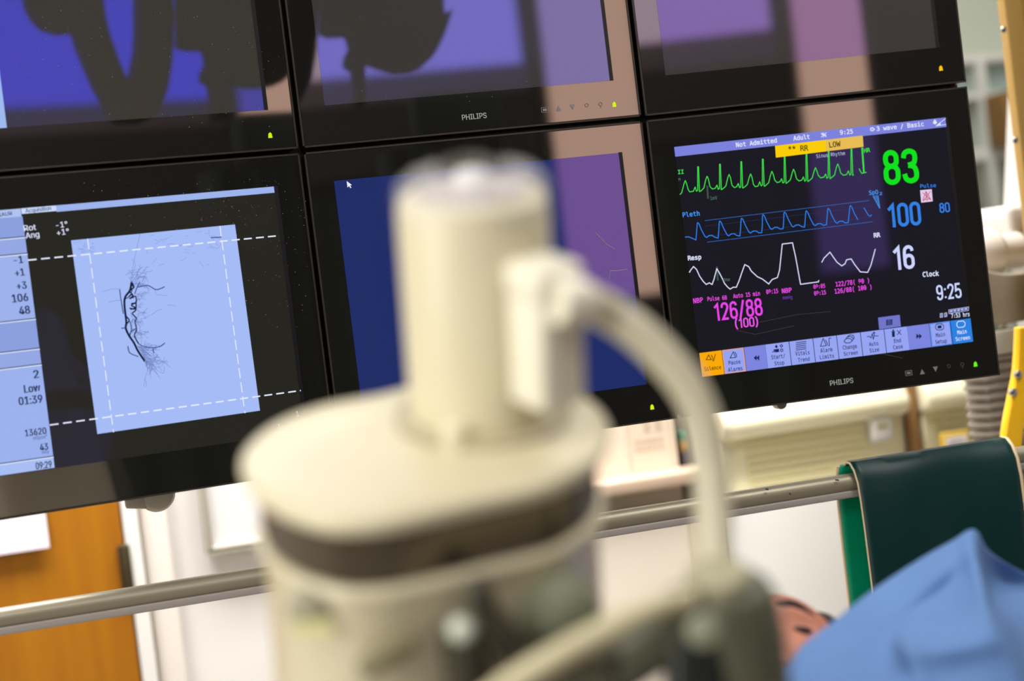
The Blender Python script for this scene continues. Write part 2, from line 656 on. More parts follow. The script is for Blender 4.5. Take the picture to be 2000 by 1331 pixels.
# upper middle
m = Monitor(1, 0, 'upper middle monitor, violet-blue screen over a printed logo and row of button marks')
m.make_screen(G_MID)
m.logo(903, 235, 950.5, 230.5, 10)
m.buttons([(1064, 214.8), (1090.8, 212), (1118, 209.5), (1145.5, 205.8), (1172.5, 203.5)])
m.led(1199.5, 204.2, (205, 235, 20))
m.dust(14, 620, 1230, 10, 200)

# upper right
m = Monitor(2, 0, 'upper right monitor, brownish black screen with an amber power light')
m.make_screen(G_RIGHT)
m.led(1837.4, 133.4, (255, 190, 10))

# lower middle
m = Monitor(1, 1, 'lower middle monitor, plain navy screen with a mouse pointer, half hidden by cream machine')
m.make_screen(G_MIDLOW)
ax, az = m.L(677, 354)
k = 0.00068
m.poly('mouse_pointer', [(ax + a * k, az + b * k) for a, b in ((0, 0), (8.5, -8), (5, -8.3), (7, -12.5), (5, -13.4), (3, -9.2), (0, -11.8))], (235, 240, 255), 1, None, 1.0, None, False)
m.strokes('scratch', [[(1189, 545), (1191, 529), (1207, 529), (1225, 526)], [(1163, 455), (1185, 478), (1200, 486)]], 1.2, (0, 0, 0), 2, m.screen, mat('scratch_mark', (150, 140, 150), 0.6))
m.led(1273.4, 795.5, (205, 235, 20))

# ---- lower left: angiography picture
m = Monitor(0, 1, 'lower left monitor showing a pale X-ray picture of dark blood vessels')
m.make_screen(G_LEFTLOW)
zt, zb = m.sz, m.sz - SH
xs = OX
zs = lambda px, py: m.L(px, py)[1]
xr = lambda px, py: m.L(px, py)[0]
xp = xr(78, 690)
m.rect('top_bar', xr(109, 402), zt - 0.0075, OX + SW - 0.0045, zt, (158, 180, 236), 1)
m.rect('name_tab', xs, zs(20, 425), xr(40.5, 412), zt, (176, 196, 240), 2)
m.rect('acquisition_tab', xr(41.5, 412), zs(75, 415.5), xr(109, 402), zt, (205, 220, 252), 2)
secs = [(None, (46, 463)), ((46, 464), (51, 495)), ((51, 497), (104, 627)), ((104, 629), (78, 681)), ((78, 683), (83, 711)), ((83, 713), (106, 890)), ((106, 893), (109, 917))]
secz = [zs(20, 425), zs(46.5, 463.5), zs(51, 496), zs(70, 623), zs(78, 681), zs(83, 712), zs(106, 892), zb]
scol = [(140, 160, 222), (150, 168, 228), (158, 178, 236), (140, 160, 222), (150, 168, 228), (156, 178, 238), (168, 190, 244)]
for i in range(7):
    m.rect('side_panel', xs, secz[i + 1] + 0.0009, xp, secz[i], scol[i], 1)
m.strokes('panel_divider', [[(xs, z - 0.0006), (xp, z - 0.0006)] for z in secz[1:-1]], 1.8, (222, 232, 255), 2, None, None, False)
m.strokes('panel_groove', [[(xs, z + 0.0006), (xp, z + 0.0006)] for z in secz[1:-1]], 1.6, (46, 58, 100), 2, None, None, False)
INK = (38, 48, 88)
m.lines_text('tab_caption', [('KAUR', -3, 424, 24, 420.2, 7), ('Acquisition', 50, 416, 100, 410.5, 7.5)], (60, 74, 120), 8, 'sans', 0.02)
m.lines_text('angle_caption', [('Rot', 47, 452, 70.5, 449.3, 11), ('Ang', 50.7, 466.5, 77, 463.2, 11), ('-1°', 110, 446, 132, 443.5, 11), ('+1°', 111.6, 460.5, 135, 457.5, 11)], WHT, 11, 'sans', 0.012)
m.lines_text('panel_figures', [('-1', 28, 516, 45, 514, 14), ('+1', 30.5, 540.5, 48, 538.5, 14), ('+3', 33.7, 566, 52, 564, 14), ('106', 24.7, 591.5, 55, 588, 15), ('48', 38.5, 615, 58.7, 612.5, 15),
                               ('2', 66.7, 739.5, 76, 738.2, 15), ('Low', 48, 768, 78.6, 764.3, 15), ('01:39', 37.5, 792, 82.8, 786.7, 15), ('13620', 49.7, 853, 90.5, 847.8, 12.5),
                               ('43', 78.6, 880.5, 94, 878.5, 12.5), ('09:29', 70.6, 917.5, 101, 913.5, 13)], INK, 14, 'sans', 0.03)
m.lines_text('unit_caption', [('mGycm²', 65, 860, 92, 856.4, 7), ('mGy', 82, 887.3, 96, 885.4, 6.5)], INK, 7, 'sans', 0)
ang = m.poly('angiogram_picture', [(138.6, 470), (458.7, 438.8), (507.5, 802.5), (190, 848.3)], (166, 188, 246), 1)
m.strokes('guide_line', [[(54, 508.7), (546, 460.6)], [(97, 830.7), (587, 763.3)]], 2.4, (232, 238, 255), 4, None, None, True, (0.0098, 0.0051))
m.strokes('guide_line', [[(170.7, 466.7), (221.4, 845)], [(429, 442), (478, 807.6)]], 1.7, (232, 238, 255), 4, None, None, True, (0.0122, 0.0050))
m.lines_text('frame_number', [('1', 578.5, 813.5, 584, 812.5, 10), ('8', 581, 832, 586.5, 831, 8), ('1-', 543, 837, 553.5, 835.5, 9)], (200, 205, 235), 10, 'sans')
# blood vessels: main trunks, coils and fine branches (photo-scale strokes)
Z = lambda pts: [(a * 0.3208, 340 + b * 0.3208) for a, b in pts]


def curvy(pts, n=5):
    return [(p.x, p.y) for p in spl([(a, b, 0) for a, b in pts], n)]


DK = (28, 34, 66)
MD = (60, 74, 128)
LT = (112, 130, 190)
m.strokes('vessel_trunk', [Z(curvy(q)) for q in (
    [(800, 660), (790, 710), (762, 750), (757, 800), (768, 900), (765, 940), (785, 985), (815, 1030), (840, 1080), (880, 1140)],)], 3.7, DK, 2, ang)
m.strokes('vessel_coil', [Z(curvy(q)) for q in (
    [(800, 655), (812, 690), (790, 715), (808, 740), (790, 760), (822, 745), (828, 780), (800, 800), (822, 815), (796, 825)],
    [(795, 670), (815, 690), (800, 700)], [(785, 745), (805, 735), (810, 755)], [(800, 790), (826, 790), (822, 822), (790, 818)],
    [(828, 780), (825, 830), (805, 850), (830, 880), (822, 900), (830, 950), (818, 985), (840, 1030)], [(770, 870), (785, 890), (775, 910)])], 2.3, DK, 2, ang)
m.strokes('vessel_branch', [Z(curvy(q)) for q in (
    [(728, 705), (735, 760), (750, 850)], [(762, 760), (790, 745), (805, 700)], [(838, 1030), (870, 1050), (930, 1058), (975, 1050), (1002, 1030)],
    [(740, 940), (765, 938)], [(785, 985), (800, 960), (830, 940)], [(840, 690), (900, 680), (950, 705), (1000, 688)], [(778, 1050), (790, 1090), (840, 1112)],
    [(930, 1060), (935, 1090)], [(790, 900), (800, 940), (790, 985)], [(820, 730), (830, 700), (850, 660)])], 1.8, MD, 2, ang)
fine = [[(852, 365), (835, 440), (820, 510), (803, 590), (795, 660)], [(780, 610), (830, 595), (890, 610)], [(800, 660), (830, 620), (880, 600), (930, 590)], [(760, 620), (800, 590), (850, 580)],
        [(735, 700), (680, 700), (625, 718)], [(740, 770), (700, 772), (660, 782)], [(940, 700), (950, 735), (1020, 742)], [(1020, 797), (1070, 805)], [(775, 1060), (785, 1090), (830, 1110)],
        [(930, 1060), (940, 1130), (1020, 1155)], [(880, 1140), (940, 1190), (995, 1215), (1000, 1170)], [(920, 860), (960, 830), (985, 825)]]
rnd = random.Random(3)


def branch(x, y, a, ln, lst, dep):
    p = [(x, y)]
    for _ in range(4):
        a += rnd.uniform(-0.5, 0.5)
        x += math.cos(a) * ln / 4
        y += math.sin(a) * ln / 4
        p.append((x, y))
    lst.append(p)
    if dep:
        for _ in range(2):
            q = rnd.choice(p[1:])
            branch(q[0], q[1], a + rnd.uniform(-0.9, 0.9), ln * 0.55, lst, dep - 1)


for _ in range(15):
    branch(815 + rnd.uniform(-20, 20), rnd.uniform(620, 700), rnd.uniform(-1.3, 0.3), rnd.uniform(40, 95), fine, 1)
for _ in range(18):
    branch(825 + rnd.uniform(-35, 12), rnd.uniform(880, 1000), rnd.uniform(-1.0, 0.7), rnd.uniform(35, 75), fine, 1)
for _ in range(34):
    t = rnd.random()
    branch(832 + t * 60, 1040 + t * 110, rnd.uniform(0.35, 1.0), rnd.uniform(50, 110), fine, 1)
for _ in range(10):
    branch(830, rnd.uniform(720, 860), rnd.uniform(-0.5, 0.9), rnd.uniform(25, 60), fine, 1)
m.strokes('fine_vessels', [Z(q) for q in fine], 0.6, LT, 2, ang)['kind'] = 'stuff'
soft = []
for _ in range(26):
    x, y = rnd.uniform(870, 1330), rnd.uniform(350, 580)
    branch(x, y, rnd.uniform(-0.6, 0.6), rnd.uniform(15, 60), soft, 0)
for _ in range(20):
    branch(rnd.uniform(450, 560), rnd.uniform(410, 480), rnd.uniform(-0.4, 0.4), rnd.uniform(10, 40), soft, 0)
soft += [[(1270, 340), (1275, 380), (1290, 395)], [(1275, 410), (1280, 440), (1320, 455), (1345, 430)]]
m.strokes('tissue_shadow', [Z(q) for q in soft], 1.0, (146, 166, 228), 2, ang)['kind'] = 'stuff'
m.strokes('clip_shadow', [Z([(1285, 388), (1345, 386)])], 2.2, (84, 98, 150), 3, ang)
m.dust(150, 380, 600, 350, 640)
m.dust(40, 150, 560, 350, 470)

# ---- lower right: patient vitals
m = Monitor(2, 1, 'lower right monitor showing green, blue and white patient traces and numbers')
m.make_screen(G_RIGHTLOW)
A = lambda x, y: (1290 + x * 0.31563, 200 + y * 0.31563)
B = lambda x, y: (1330 + x * 0.325, 560 + y * 0.325)
GRN, BLU, MAG = (70, 230, 80), (50, 130, 235), (236, 80, 232)
zb0 = m.L(*A(92, 337))[1]
m.rect('status_bar', OX, zb0, OX + SW - 0.003, m.sz, (124, 130, 220), 1)


def D(name, body, x0, y0, x1, y1, cap, col, F=A, wt=0.13):
    s = 0.31563 if F is A else 0.325
    a, b = F(x0, y0), F(x1, y1)
    return m.digits(name, body, a[0], a[1], b[0], b[1], cap * s, col, wt)


def T(name, body, x0, y0, x1, y1, cap, col, F=A, **k):
    s = 0.31563 if F is A else 0.325
    a, b = F(x0, y0), F(x1, y1)
    return m.text(name, body, a[0], a[1], b[0], b[1], cap * s, col, **k)


def TT(name, items, col, F=A, **k):
    s = 0.31563 if F is A else 0.325
    return m.lines_text(name, [(i[0],) + F(i[1], i[2]) + F(i[3], i[4]) + (i[5] * s,) for i in items], col, 8, **k)


TT('status_caption', [('Not Admitted', 467, 278, 720, 249, 27), ('Adult', 821, 237, 922, 226, 27), ('9:25', 1110, 201, 1190, 193, 27), ('3 wave / Basic', 1337, 178, 1628, 147, 27)], WHT, off=0.02)
IC = lambda n_, Q: m.strokes(n_, [[A(*p) for p in q] for q in Q], 1.3, WHT, 3)
IC('crossed_bell_icon', ([(992, 192), (1025, 213)], [(1025, 188), (993, 216)], [(1000, 190), (1018, 212)], [(1008, 188), (1006, 216)], [(995, 200), (1024, 203)]))
IC('pages_icon', ([(1297, 160), (1312, 157), (1324, 168), (1312, 178), (1298, 176), (1297, 160)], [(1306, 160), (1306, 176)], [(1315, 162), (1315, 176)]))
m.poly('bell_icon', [A(*p) for p in ((1683, 130), (1690, 112), (1696, 106), (1702, 112), (1710, 128), (1697, 138))], WHT, 3)
m.poly('signal_icon', [A(*p) for p in ((1702, 147), (1730, 126), (1732, 143))], WHT, 3)
m.strokes('signal_icon', [[A(1702, 147), A(1762, 101)], [A(1706, 146), A(1764, 138)]], 1.2, WHT, 3)
al = m.poly('alarm_bar', [A(708, 270), A(1019, 233), A(1023, 304), A(713, 343)], (250, 205, 10), 2)
m.poly('alarm_bar', [A(1019, 233), A(1250, 206), A(1255, 276), A(1023, 304)], (232, 190, 84), 2)
TT('alarm_caption', [('** RR', 790, 306, 914, 299, 33), ('LOW', 1044, 281, 1115, 272, 33)], (70, 56, 8), off=0.015)
T('rhythm_caption', 'Sinus Rhythm', 964, 345, 1140, 326, 22, (200, 200, 250))
TT('lead_caption', [('II', 108, 445, 143, 442, 25), ('HR', 1259, 313, 1297, 307, 26)], GRN, off=0.015)
TT('scale_caption', [('1mV', 308, 606, 350, 602, 22), ('M', 112, 488, 124, 486, 18), ('Ohm', 385, 1111, 428, 1106, 20)], (84, 120, 104))
m.strokes('scale_bar', [[A(288, 520), A(293, 594)], [A(348, 1020), A(353, 1100)]], 3.6, (60, 84, 74), 2)
# heart trace
pk = [230, 365, 497, 630, 765, 900, 1037, 1178]
pt = [400, 384, 368, 352, 338, 320, 305, 290]
tp = [(152, 485), (287, 458), (423, 447), (556, 444), (688, 428), (822, 415), (957, 405), (1095, 382)]
lo = [(180, 555), (320, 537), (455, 528), (585, 523), (720, 497), (855, 487), (990, 468), (1130, 452)]
sd = [(243, 553), (377, 541), (510, 531), (643, 520), (777, 502), (911, 491), (1048, 473), (1187, 453)]
E1 = [(120, 571), (130, 560), (142, 515)]
for i in range(8):
    t, l, p, s_ = tp[i], lo[i], pk[i], sd[i]
    E1 += [(t[0] - 8, t[1] + 20), t, (t[0] + 8, t[1] + 18), (t[0] + 18, l[1] - 14), l, (p - 28, l[1] - 4), (p - 17, s_[1] - 28), (p - 9, s_[1] - 2), (p - 1, s_[1] - 8), (p - 1, pt[i]), (p + 4, pt[i]), (p + 10, s_[1]), (s_[0] + 6, s_[1] - 4)]
    if i < 7:
        E1 += [(tp[i + 1][0] - 20, s_[1] - 22)]
m.strokes('heart_trace', [[A(*q) for q in E1], [A(*q) for q in ((1228, 412), (1236, 430), (1245, 441), (1255, 437), (1243, 285), (1249, 283), (1259, 437), (1272, 434))]], 1.6, GRN, 3)
D('heart_rate_number', '83', 1385, 514, 1603, 496, 214, (20, 225, 30), wt=0.15)
T('pulse_caption', 'Pulse', 1606, 531, 1704, 525, 23, BLU, off=0.01)
m.poly('alarm_off_icon', [A(1605, 545), A(1677, 538), A(1683, 613), A(1612, 622)], (225, 205, 236), 2)
m.strokes('alarm_off_icon', [[A(*p) for p in q] for q in ([(1641, 552), (1622, 604), (1668, 598), (1641, 552)], [(1620, 560), (1672, 605)], [(1668, 552), (1624, 612)], [(1641, 552), (1648, 610)])], 1.3, (196, 60, 90), 3)
TT('oxygen_caption', [('SpO', 1290, 574, 1346, 568, 26), ('2', 1354, 575, 1371, 573, 18), ('Pleth', 137, 712, 242, 701, 28)], (70, 150, 240), off=0.015)
m.strokes('oxygen_wedge', [[A(1314, 584), A(1355, 657)], [A(1314, 584), A(1344, 579)], [A(1344, 579), A(1355, 657)]] + [[A(1319 + 4.6 * i, 592 + 8.6 * i), A(1345 + 1.3 * i, 588 + 8 * i)] for i in range(8)], 1.3, (70, 150, 240), 3)
D('oxygen_number', '100', 1408, 778, 1615, 759, 148, (52, 128, 226), wt=0.14)
D('pulse_number', '80', 1727, 686, 1791, 679, 62, (60, 130, 235))
m.strokes('range_line', [[A(275, 733), A(1293, 608)], [A(290, 866), A(1310, 740)]], 1.3, (60, 140, 240), 2, None, None, True, (0.0007, 0.0009))
m.strokes('range_line', [[A(278, 767), A(1300, 645)], [A(285, 832), A(1305, 712)]], 0.9, (40, 80, 150), 2, None, None, True, (0.0006, 0.0012))
pp = [(228, 745), (365, 735), (500, 718), (632, 695), (765, 680), (900, 672), (1035, 657), (1172, 640)]
tr = [(218, 853), (355, 841), (490, 828), (625, 808), (757, 783), (890, 773), (1025, 758), (1160, 745)]
P1 = [(152, 835), (172, 833), (195, 842)]
for a, b in zip(tr, pp):
    P1 += [a, (a[0] + 4, a[1] - 45), (b[0] - 3, b[1] + 12), b, (b[0] + 9, b[1] + 8), (b[0] + 24, b[1] + 45), (b[0] + 46, b[1] + 86), (b[0] + 56, b[1] + 92), (b[0] + 72, b[1] + 80), (b[0] + 90, b[1] + 79), (b[0] + 106, b[1] + 90)]
P1 = P1[:-4]
m.strokes('pleth_trace', [[A(*q) for q in P1], [A(*q) for q in ((1258, 655), (1275, 685), (1288, 703), (1296, 705), (1304, 697))]], 1.7, BLU, 3)
TT('breath_caption', [('RR', 1319, 838, 1360, 833, 27), ('Resp', 169, 979, 252, 971, 27), ('Clock', 1621, 1081, 1722, 1073, 29)], WHT, off=0.025)
R1 = [(178, 1053), (185, 1040), (203, 1017), (222, 1035), (240, 1075), (262, 1108), (282, 1128), (300, 1118), (318, 1128), (330, 1095), (347, 1030), (362, 1055), (378, 1085), (395, 1122), (415, 1145), (430, 1157), (448, 1145), (468, 1145), (485, 1105), (500, 1060), (520, 1005), (545, 1018), (560, 1045), (598, 1080), (630, 1095), (668, 1125), (690, 1097), (722, 1085), (735, 1040), (752, 878), (815, 870), (835, 960), (865, 1127), (975, 1112), (978, 1103)]
R2 = [(997, 990), (1010, 965), (1030, 945), (1047, 928), (1065, 955), (1090, 990), (1120, 1013), (1140, 1000), (1150, 975), (1178, 970), (1200, 1005), (1235, 1050), (1280, 1053), (1300, 1010), (1327, 910)]
m.strokes('breath_trace', [[A(*q) for q in R1], [A(*q) for q in R2]], 1.9, (222, 226, 255), 3)
D('breath_number', '16', 1442, 1041, 1575, 1028, 148, (205, 212, 255), wt=0.14)
D('clock_number', '9:25', 1711, 1228, 1864, 1210, 96, (205, 216, 255))
TT('pressure_caption', [('NBP', 203, 1245, 263, 1237, 29), ('Pulse 68', 290, 1231, 410, 1221, 25), ('Auto 15 min', 449, 1213, 615, 1195, 25), ('09:15', 654, 1187, 727, 1180, 26), ('NBP', 751, 1183, 812, 1175, 28),
                        ('09:05', 946, 1155, 1018, 1148, 25), ('122/78( 90 )', 1084, 1141, 1290, 1116, 28), ('09:15', 950, 1196, 1023, 1188, 25), ('126/88( 100 )', 1078, 1185, 1305, 1156, 28)], MAG, off=0.015)
T('pressure_unit', 'mmHg', 755, 1221, 815, 1217, 22, (110, 64, 170))
D('pressure_number', '126/88', 202, 209, 493, 173, 106, (232, 70, 232), F=B)
D('mean_number', '(100)', 326, 252, 464, 238, 58, (236, 90, 236), F=B)
# battery and soft keys
bx = [B(1609, 163), B(1725, 144), B(1727, 130 - 7), B(1607, 141)]
m.strokes('battery_gauge', [bx + [bx[0]]], 1.0, (200, 206, 250), 3)
for i in range(5):
    x0 = 1614 + i * 22
    y0 = 156 - i * 3.4
    m.poly('battery_cell', [B(x0, y0), B(x0 + 17, y0 - 2.6), B(x0 + 16, y0 - 15), B(x0 - 1, y0 - 12)], (170, 178, 240), 3)
m.strokes('battery_icon', [[B(*p) for p in q] for q in ([(1556, 186), (1556, 163), (1570, 161), (1570, 184), (1556, 186)], [(1582, 182), (1582, 160), (1596, 158), (1596, 180), (1582, 182)], [(1563, 166), (1563, 180)], [(1588, 164), (1592, 170), (1588, 178)])], 1.2, (190, 196, 240), 3)
T('battery_caption', '7:53 hrs', 1623, 189, 1733, 178, 25, WHT, F=B, off=0.015)
m.poly('print_key', [B(1183, 187), B(1313, 170), B(1320, 240), B(1190, 258)], (112, 118, 200), 2)
m.strokes('print_icon', [[B(1232, 204 + 7 * i), B(1268, 199 + 7 * i)] for i in range(5)] + [[B(1236, 200), B(1236, 228)], [B(1262, 198), B(1264, 228)]], 1.6, (36, 40, 90), 3)

zk1 = m.L(*B(650, 331))[1]
zk0 = m.L(*B(662, 474))[1]
NAVY = (26, 34, 88)
KEY, KEYD = (150, 164, 242), (124, 134, 222)
keys = [(110, 405, 243, (250, 170, 10), [('Silence', 140, 508, 241, 495, 22)], 'silence'), (246, 387, 375, KEY, [('Pause', 286, 471, 357, 462, 23), ('Alarms', 283, 513, 369, 502, 23)], 'pause'),
        (378, 371, 505, KEYD, [], 'rew'), (506, 352, 646, KEY, [('Start/', 543, 438, 625, 428, 24), ('Stop', 562, 475, 620, 468, 23)], 'start'), (650, 331, 789, KEY, [('Vitals', 687, 416, 772, 407, 24), ('Trend', 702, 454, 772, 446, 23)], 'vitals'),
        (793, 312, 931, KEY, [('Alarm', 837, 398, 909, 389, 24), ('Limits', 834, 437, 919, 427, 23)], 'alarm'), (935, 293, 1074, KEY, [('Change', 972, 380, 1057, 369, 24), ('Screen', 978, 417, 1062, 407, 23)], 'change'),
        (1078, 274, 1216, KEY, [('Auto', 1129, 359, 1185, 352, 23), ('Size', 1133, 397, 1190, 389, 23)], 'auto'), (1220, 255, 1356, KEY, [('End', 1279, 339, 1321, 334, 23), ('Case', 1275, 378, 1332, 370, 23)], 'end'),
        (1357, 237, 1487, KEYD, [], 'fwd'), (1490, 220, 1614, KEY, [('Main', 1531, 305, 1586, 297, 23), ('Setup', 1528, 346, 1597, 337, 23)], 'setup'), (1618, 203, 1738, (44, 130, 226), [('Main', 1660, 288, 1716, 280, 23), ('Screen', 1650, 328, 1735, 316, 23)], 'main')]
ICONS = {
    'silence': [[(150, 440), (165, 411), (181, 440), (150, 440)], [(180, 412), (188, 424), (190, 436)], [(188, 440), (194, 448), (206, 407)]],
    'pause': [[(294, 430), (313, 392), (327, 427), (294, 430)], [(322, 395), (331, 408), (333, 424)]],
    'start': [[(556, 382), (586, 376)], [(560, 378), (560, 395)], [(582, 376), (584, 393)], [(548, 395), (560, 386)], [(593, 357), (602, 349), (610, 357), (602, 365), (593, 357)], [(596, 385), (600, 374), (610, 377), (611, 388), (602, 392), (596, 385)]],
    'vitals': [[(690, 338 + 11 * i), (750, 330 + 11 * i)] for i in range(5)],
    'alarm': [[(836, 360), (853, 312), (872, 356), (836, 360)], [(866, 322), (876, 336), (878, 352)], [(884, 356), (890, 355), (888, 312), (900, 311)]],
    'change': [[(978, 330), (985, 318), (1004, 311), (1022, 316), (1026, 328), (1014, 338), (990, 340), (978, 330)], [(990, 310), (1006, 300), (1028, 304), (1034, 318), (1028, 326)], [(1000, 300), (1014, 291), (1034, 294), (1040, 308), (1036, 316)]],
    'auto': [[(1117, 302), (1132, 300), (1140, 310), (1148, 284), (1154, 318), (1160, 296), (1184, 298)], [(1158, 275), (1158, 296)], [(1152, 282), (1158, 274), (1164, 281)]],
    'end': [[(1264, 272), (1284, 270)], [(1268, 272), (1269, 300)], [(1278, 270), (1280, 300)], [(1297, 263), (1321, 289)], [(1320, 262), (1298, 290)]],
    'setup': [[(1528, 236), (1536, 226), (1566, 224), (1577, 236), (1576, 252), (1566, 261), (1538, 262), (1528, 250), (1528, 236)]],
    'main': [[(1656, 220), (1664, 210), (1694, 207), (1705, 218), (1704, 236), (1694, 244), (1666, 247), (1656, 236), (1656, 220)]]}
names = {'silence': 'orange soft key with black lettering', 'main': 'bright blue soft key with white lettering'}
for x0, y0, x1, col, caps, ic in keys:
    u0, u1 = m.L(*B(x0, y0))[0], m.L(*B(x1, y0 - (x1 - x0) * 0.135))[0]
    kx = m.rect('soft_key', u0, zk0, u1, zk1, col, 1, m.root)
    if ic in names:
        kx['label'] = names[ic]
    tc = WHT if ic == 'main' else ((74, 48, 6) if ic == 'silence' else NAVY)
    if caps:
        m.lines_text('caption', [(c[0],) + B(c[1], c[2]) + B(c[3], c[4]) + (c[5] * 0.325,) for c in caps], tc, 8, off=0.012, par=kx)
    if ic in ICONS:
        o = m.strokes('icon', [[B(*p) for p in q] for q in ICONS[ic]], 1.5, tc, 3, kx)
    if ic in ('rew', 'fwd'):
        cx, cy = (452, 429) if ic == 'rew' else (1428, 299)
        sg = -1 if ic == 'rew' else 1
        for dx in (-7, 9):
            m.poly('arrow', [B(cx + dx - sg * 8, cy - 17), B(cx + dx + sg * 9, cy), B(cx + dx - sg * 8, cy + 17)], NAVY, 3, kx)
    if ic == 'start':
        m.poly('icon', [B(562, 362), B(572, 350), B(580, 360), B(574, 372)], NAVY, 3, kx)
        m.poly('icon', [B(562, 378), B(586, 375), B(589, 393), B(564, 396)], NAVY, 3, kx)
    if ic == 'end':
        m.poly('icon', [B(1267, 264), B(1274, 257), B(1280, 263), B(1274, 269)], NAVY, 3, kx)
        m.poly('icon', [B(1266, 273), B(1282, 271), B(1284, 303), B(1268, 304)], NAVY, 3, kx)
    if ic == 'setup':
        m.poly('icon', [B(1540, 236), B(1563, 233), B(1565, 250), B(1542, 253)], NAVY, 3, kx)
    if ic in ('pause', 'setup'):
        q = 0.0007
        m.strokes('key_outline', [[(u0 + q, zk0 + q), (u1 - q, zk0 + q), (u1 - q, zk1 - q), (u0 + q, zk1 - q), (u0 + q, zk0 + q)]], 1.6, (240, 160, 110) if ic == 'pause' else (60, 140, 240), 3, kx, None, False)
m.logo(1621.5, 754, 1666.5, 748, 10)
m.buttons([B(1368, 520), B(1449, 512), B(1529, 497), B(1609, 479), B(1690, 468)])
m.led(*B(1769, 467), (110, 235, 30))
m.strokes('scratch', [[B(330, 262), B(445, 288), B(680, 236)], [B(470, 215), B(700, 168), B(900, 150)], [B(1160, 395), B(1330, 430)]], 0.7, (0, 0, 0), 0, m.root, mat('scratch_dim', (74, 72, 76), 0.6))

# ------------------------------------------------------------------ what carries the monitors
bank = thing('monitor_carrier', 'black and grey carrier frame behind the six monitors, hung from the ceiling', 'monitor mount', (0.67, 0.12, 2.0))


def wlink(name, mb, mtl, parent, **k):
    """a part given in room coordinates, hung under a placed parent"""
    mb.xform(Matrix.Translation(-V(parent.location)))
    return link(name, mb, mtl, parent, **k)


fr = MB()
for zz in (ZTOP - 0.2, ZTOP - 0.6):
    fr.box(0.10, 1.25, 0.078, 0.115, zz - 0.03, zz + 0.03)
    for c in (0, 2):
        loc, ex, n = frame(c)
        a = loc + ex * 0.08 + n * 0.071
        b = loc + ex * (PW - 0.08) + n * 0.071
        fr.tri_box((a.x, a.y, zz - 0.03), b - a, n * 0.02, (0, 0, 0.06))
gp = MB()
for c in range(3):
    loc, ex, n = frame(c)
    a = loc + n * 0.0312
    for zz in (-PH - 0.03,):
        gp.tri_box(a + ex * 0.002 + V((0, 0, zz)), ex * (PW - 0.004), n * 0.004, (0, 0, 0.06))
for xx in (PW, 2 * PW):
    gp.box(xx - 0.028, xx + 0.028, 0.036, 0.046, ZTOP - 2 * PH + 0.004, ZTOP - 0.004)
wlink('gap_panel', gp, M_case, bank)
wlink('cross_bar', fr, M_case, bank, bevel=0.004)
pf = MB()
for xx in (0.22, 0.67, 1.12):
    pf.box(xx - 0.03, xx + 0.03, 0.116, 0.16, 1.42, 2.35)
pf.box(0.1, 1.25, 0.116, 0.2, 2.35, 2.45)
wlink('upright', pf, M_case, bank, bevel=0.004)
wlink('ceiling_column', MB().lathe([(0.06, 2.45), (0.06, 2.99)], (0.67, 0.16, 0), (0, 0, 1), 32), M_white_pl, bank)
# grey clamps peeping out below the monitors
p = at(300, 975, 0.03)
cl = MB().lathe([(0.006, -0.018), (0.019, -0.014), (0.023, 0), (0.019, 0.012)], p + V((0.004, 0, 0.006)), (0, -1, 0), 28)
cl.tri_box(p + V((-0.034, -0.012, -0.006)), (0.024, 0, -0.004), (0, 0.03, 0), (0, 0, 0.02))
wlink('clamp', cl, M_plast, bank, bevel=0.002)
p = at(1522, 797, 0.05)
wlink('clamp', MB().lathe([(0.003, -0.01), (0.008, -0.006), (0.008, 0.01)], p + V((0, 0, 0.006)), (0, -1, 0), 24).tri_box(p + V((-0.008, 0.02, 0.004)), (0.016, 0, 0), (0, 0.03, 0), (0, 0, 0.03)), M_grey, bank, bevel=0.001)

# ------------------------------------------------------------------ rail with its lead apron
RZ, RR = 1.2530, 0.0150
rail = thing('equipment_rail', 'long brushed metal rail running below the monitors', 'rail', (0.7, 0, RZ))
prof = []
for k in range(24):
    t = 2 * PI * k / 24
    prof.append((0.0128 * math.cos(t), 0.0030 + 0.0126 * math.sin(t)))
wlink('bar', MB().rings([[V((x, a, RZ + b)) for a, b in prof] for x in (-0.6, 2.05)]), M_rail, rail)
wlink('lower_lip', MB().box(-0.6, 2.05, -0.0118, 0.012, RZ - 0.0157, RZ - 0.0062), mat('lip_grey', (150, 144, 140), 0.45), rail, bevel=0.002)
wlink('hanger', MB().box(0.60, 0.624, -0.004, 0.098, RZ + 0.010, RZ + 0.022).box(0.60, 0.624, 0.086, 0.098, RZ + 0.01, 1.5), M_case, rail, bevel=0.002)
mk = MB()
for (px, py, L_) in ((1634, 935, 0.005), (1497, 953, 0.004), (1542, 962, 0.002)):
    q = at(px, py + 5, -0.0128)
    mk.tri_box(q + V((-L_ / 2, -0.002, 0.001)), (L_, 0, -0.0012), (0, 0.001, 0), (0.0004, 0, 0.0018))
wlink('scuff_mark', mk, mat('scuff', (40, 32, 26), 0.8), rail)

# apron: front flap, top fold, rear flap
M_apr = mat('apron_vinyl_dark', (0, 44, 44), 0.4, spec=0.3, noise=0.12, nscale=9, bump=0.15)
M_apg = mat('apron_vinyl_green', (0, 146, 104), 0.35, noise=0.06, nscale=12, bump=0.1)
M_hem = mat('apron_hem', (212, 190, 156), 0.6)
apron = thing('lead_apron', 'dark teal lead apron with cream hem, slung over the metal rail', 'apron', (1.28, 0, RZ))
xa0 = at(1690, 985, -0.03).x - 0.003
xa1 = at(1972, 866, -0.02).x + 0.004
top = RZ + 0.030


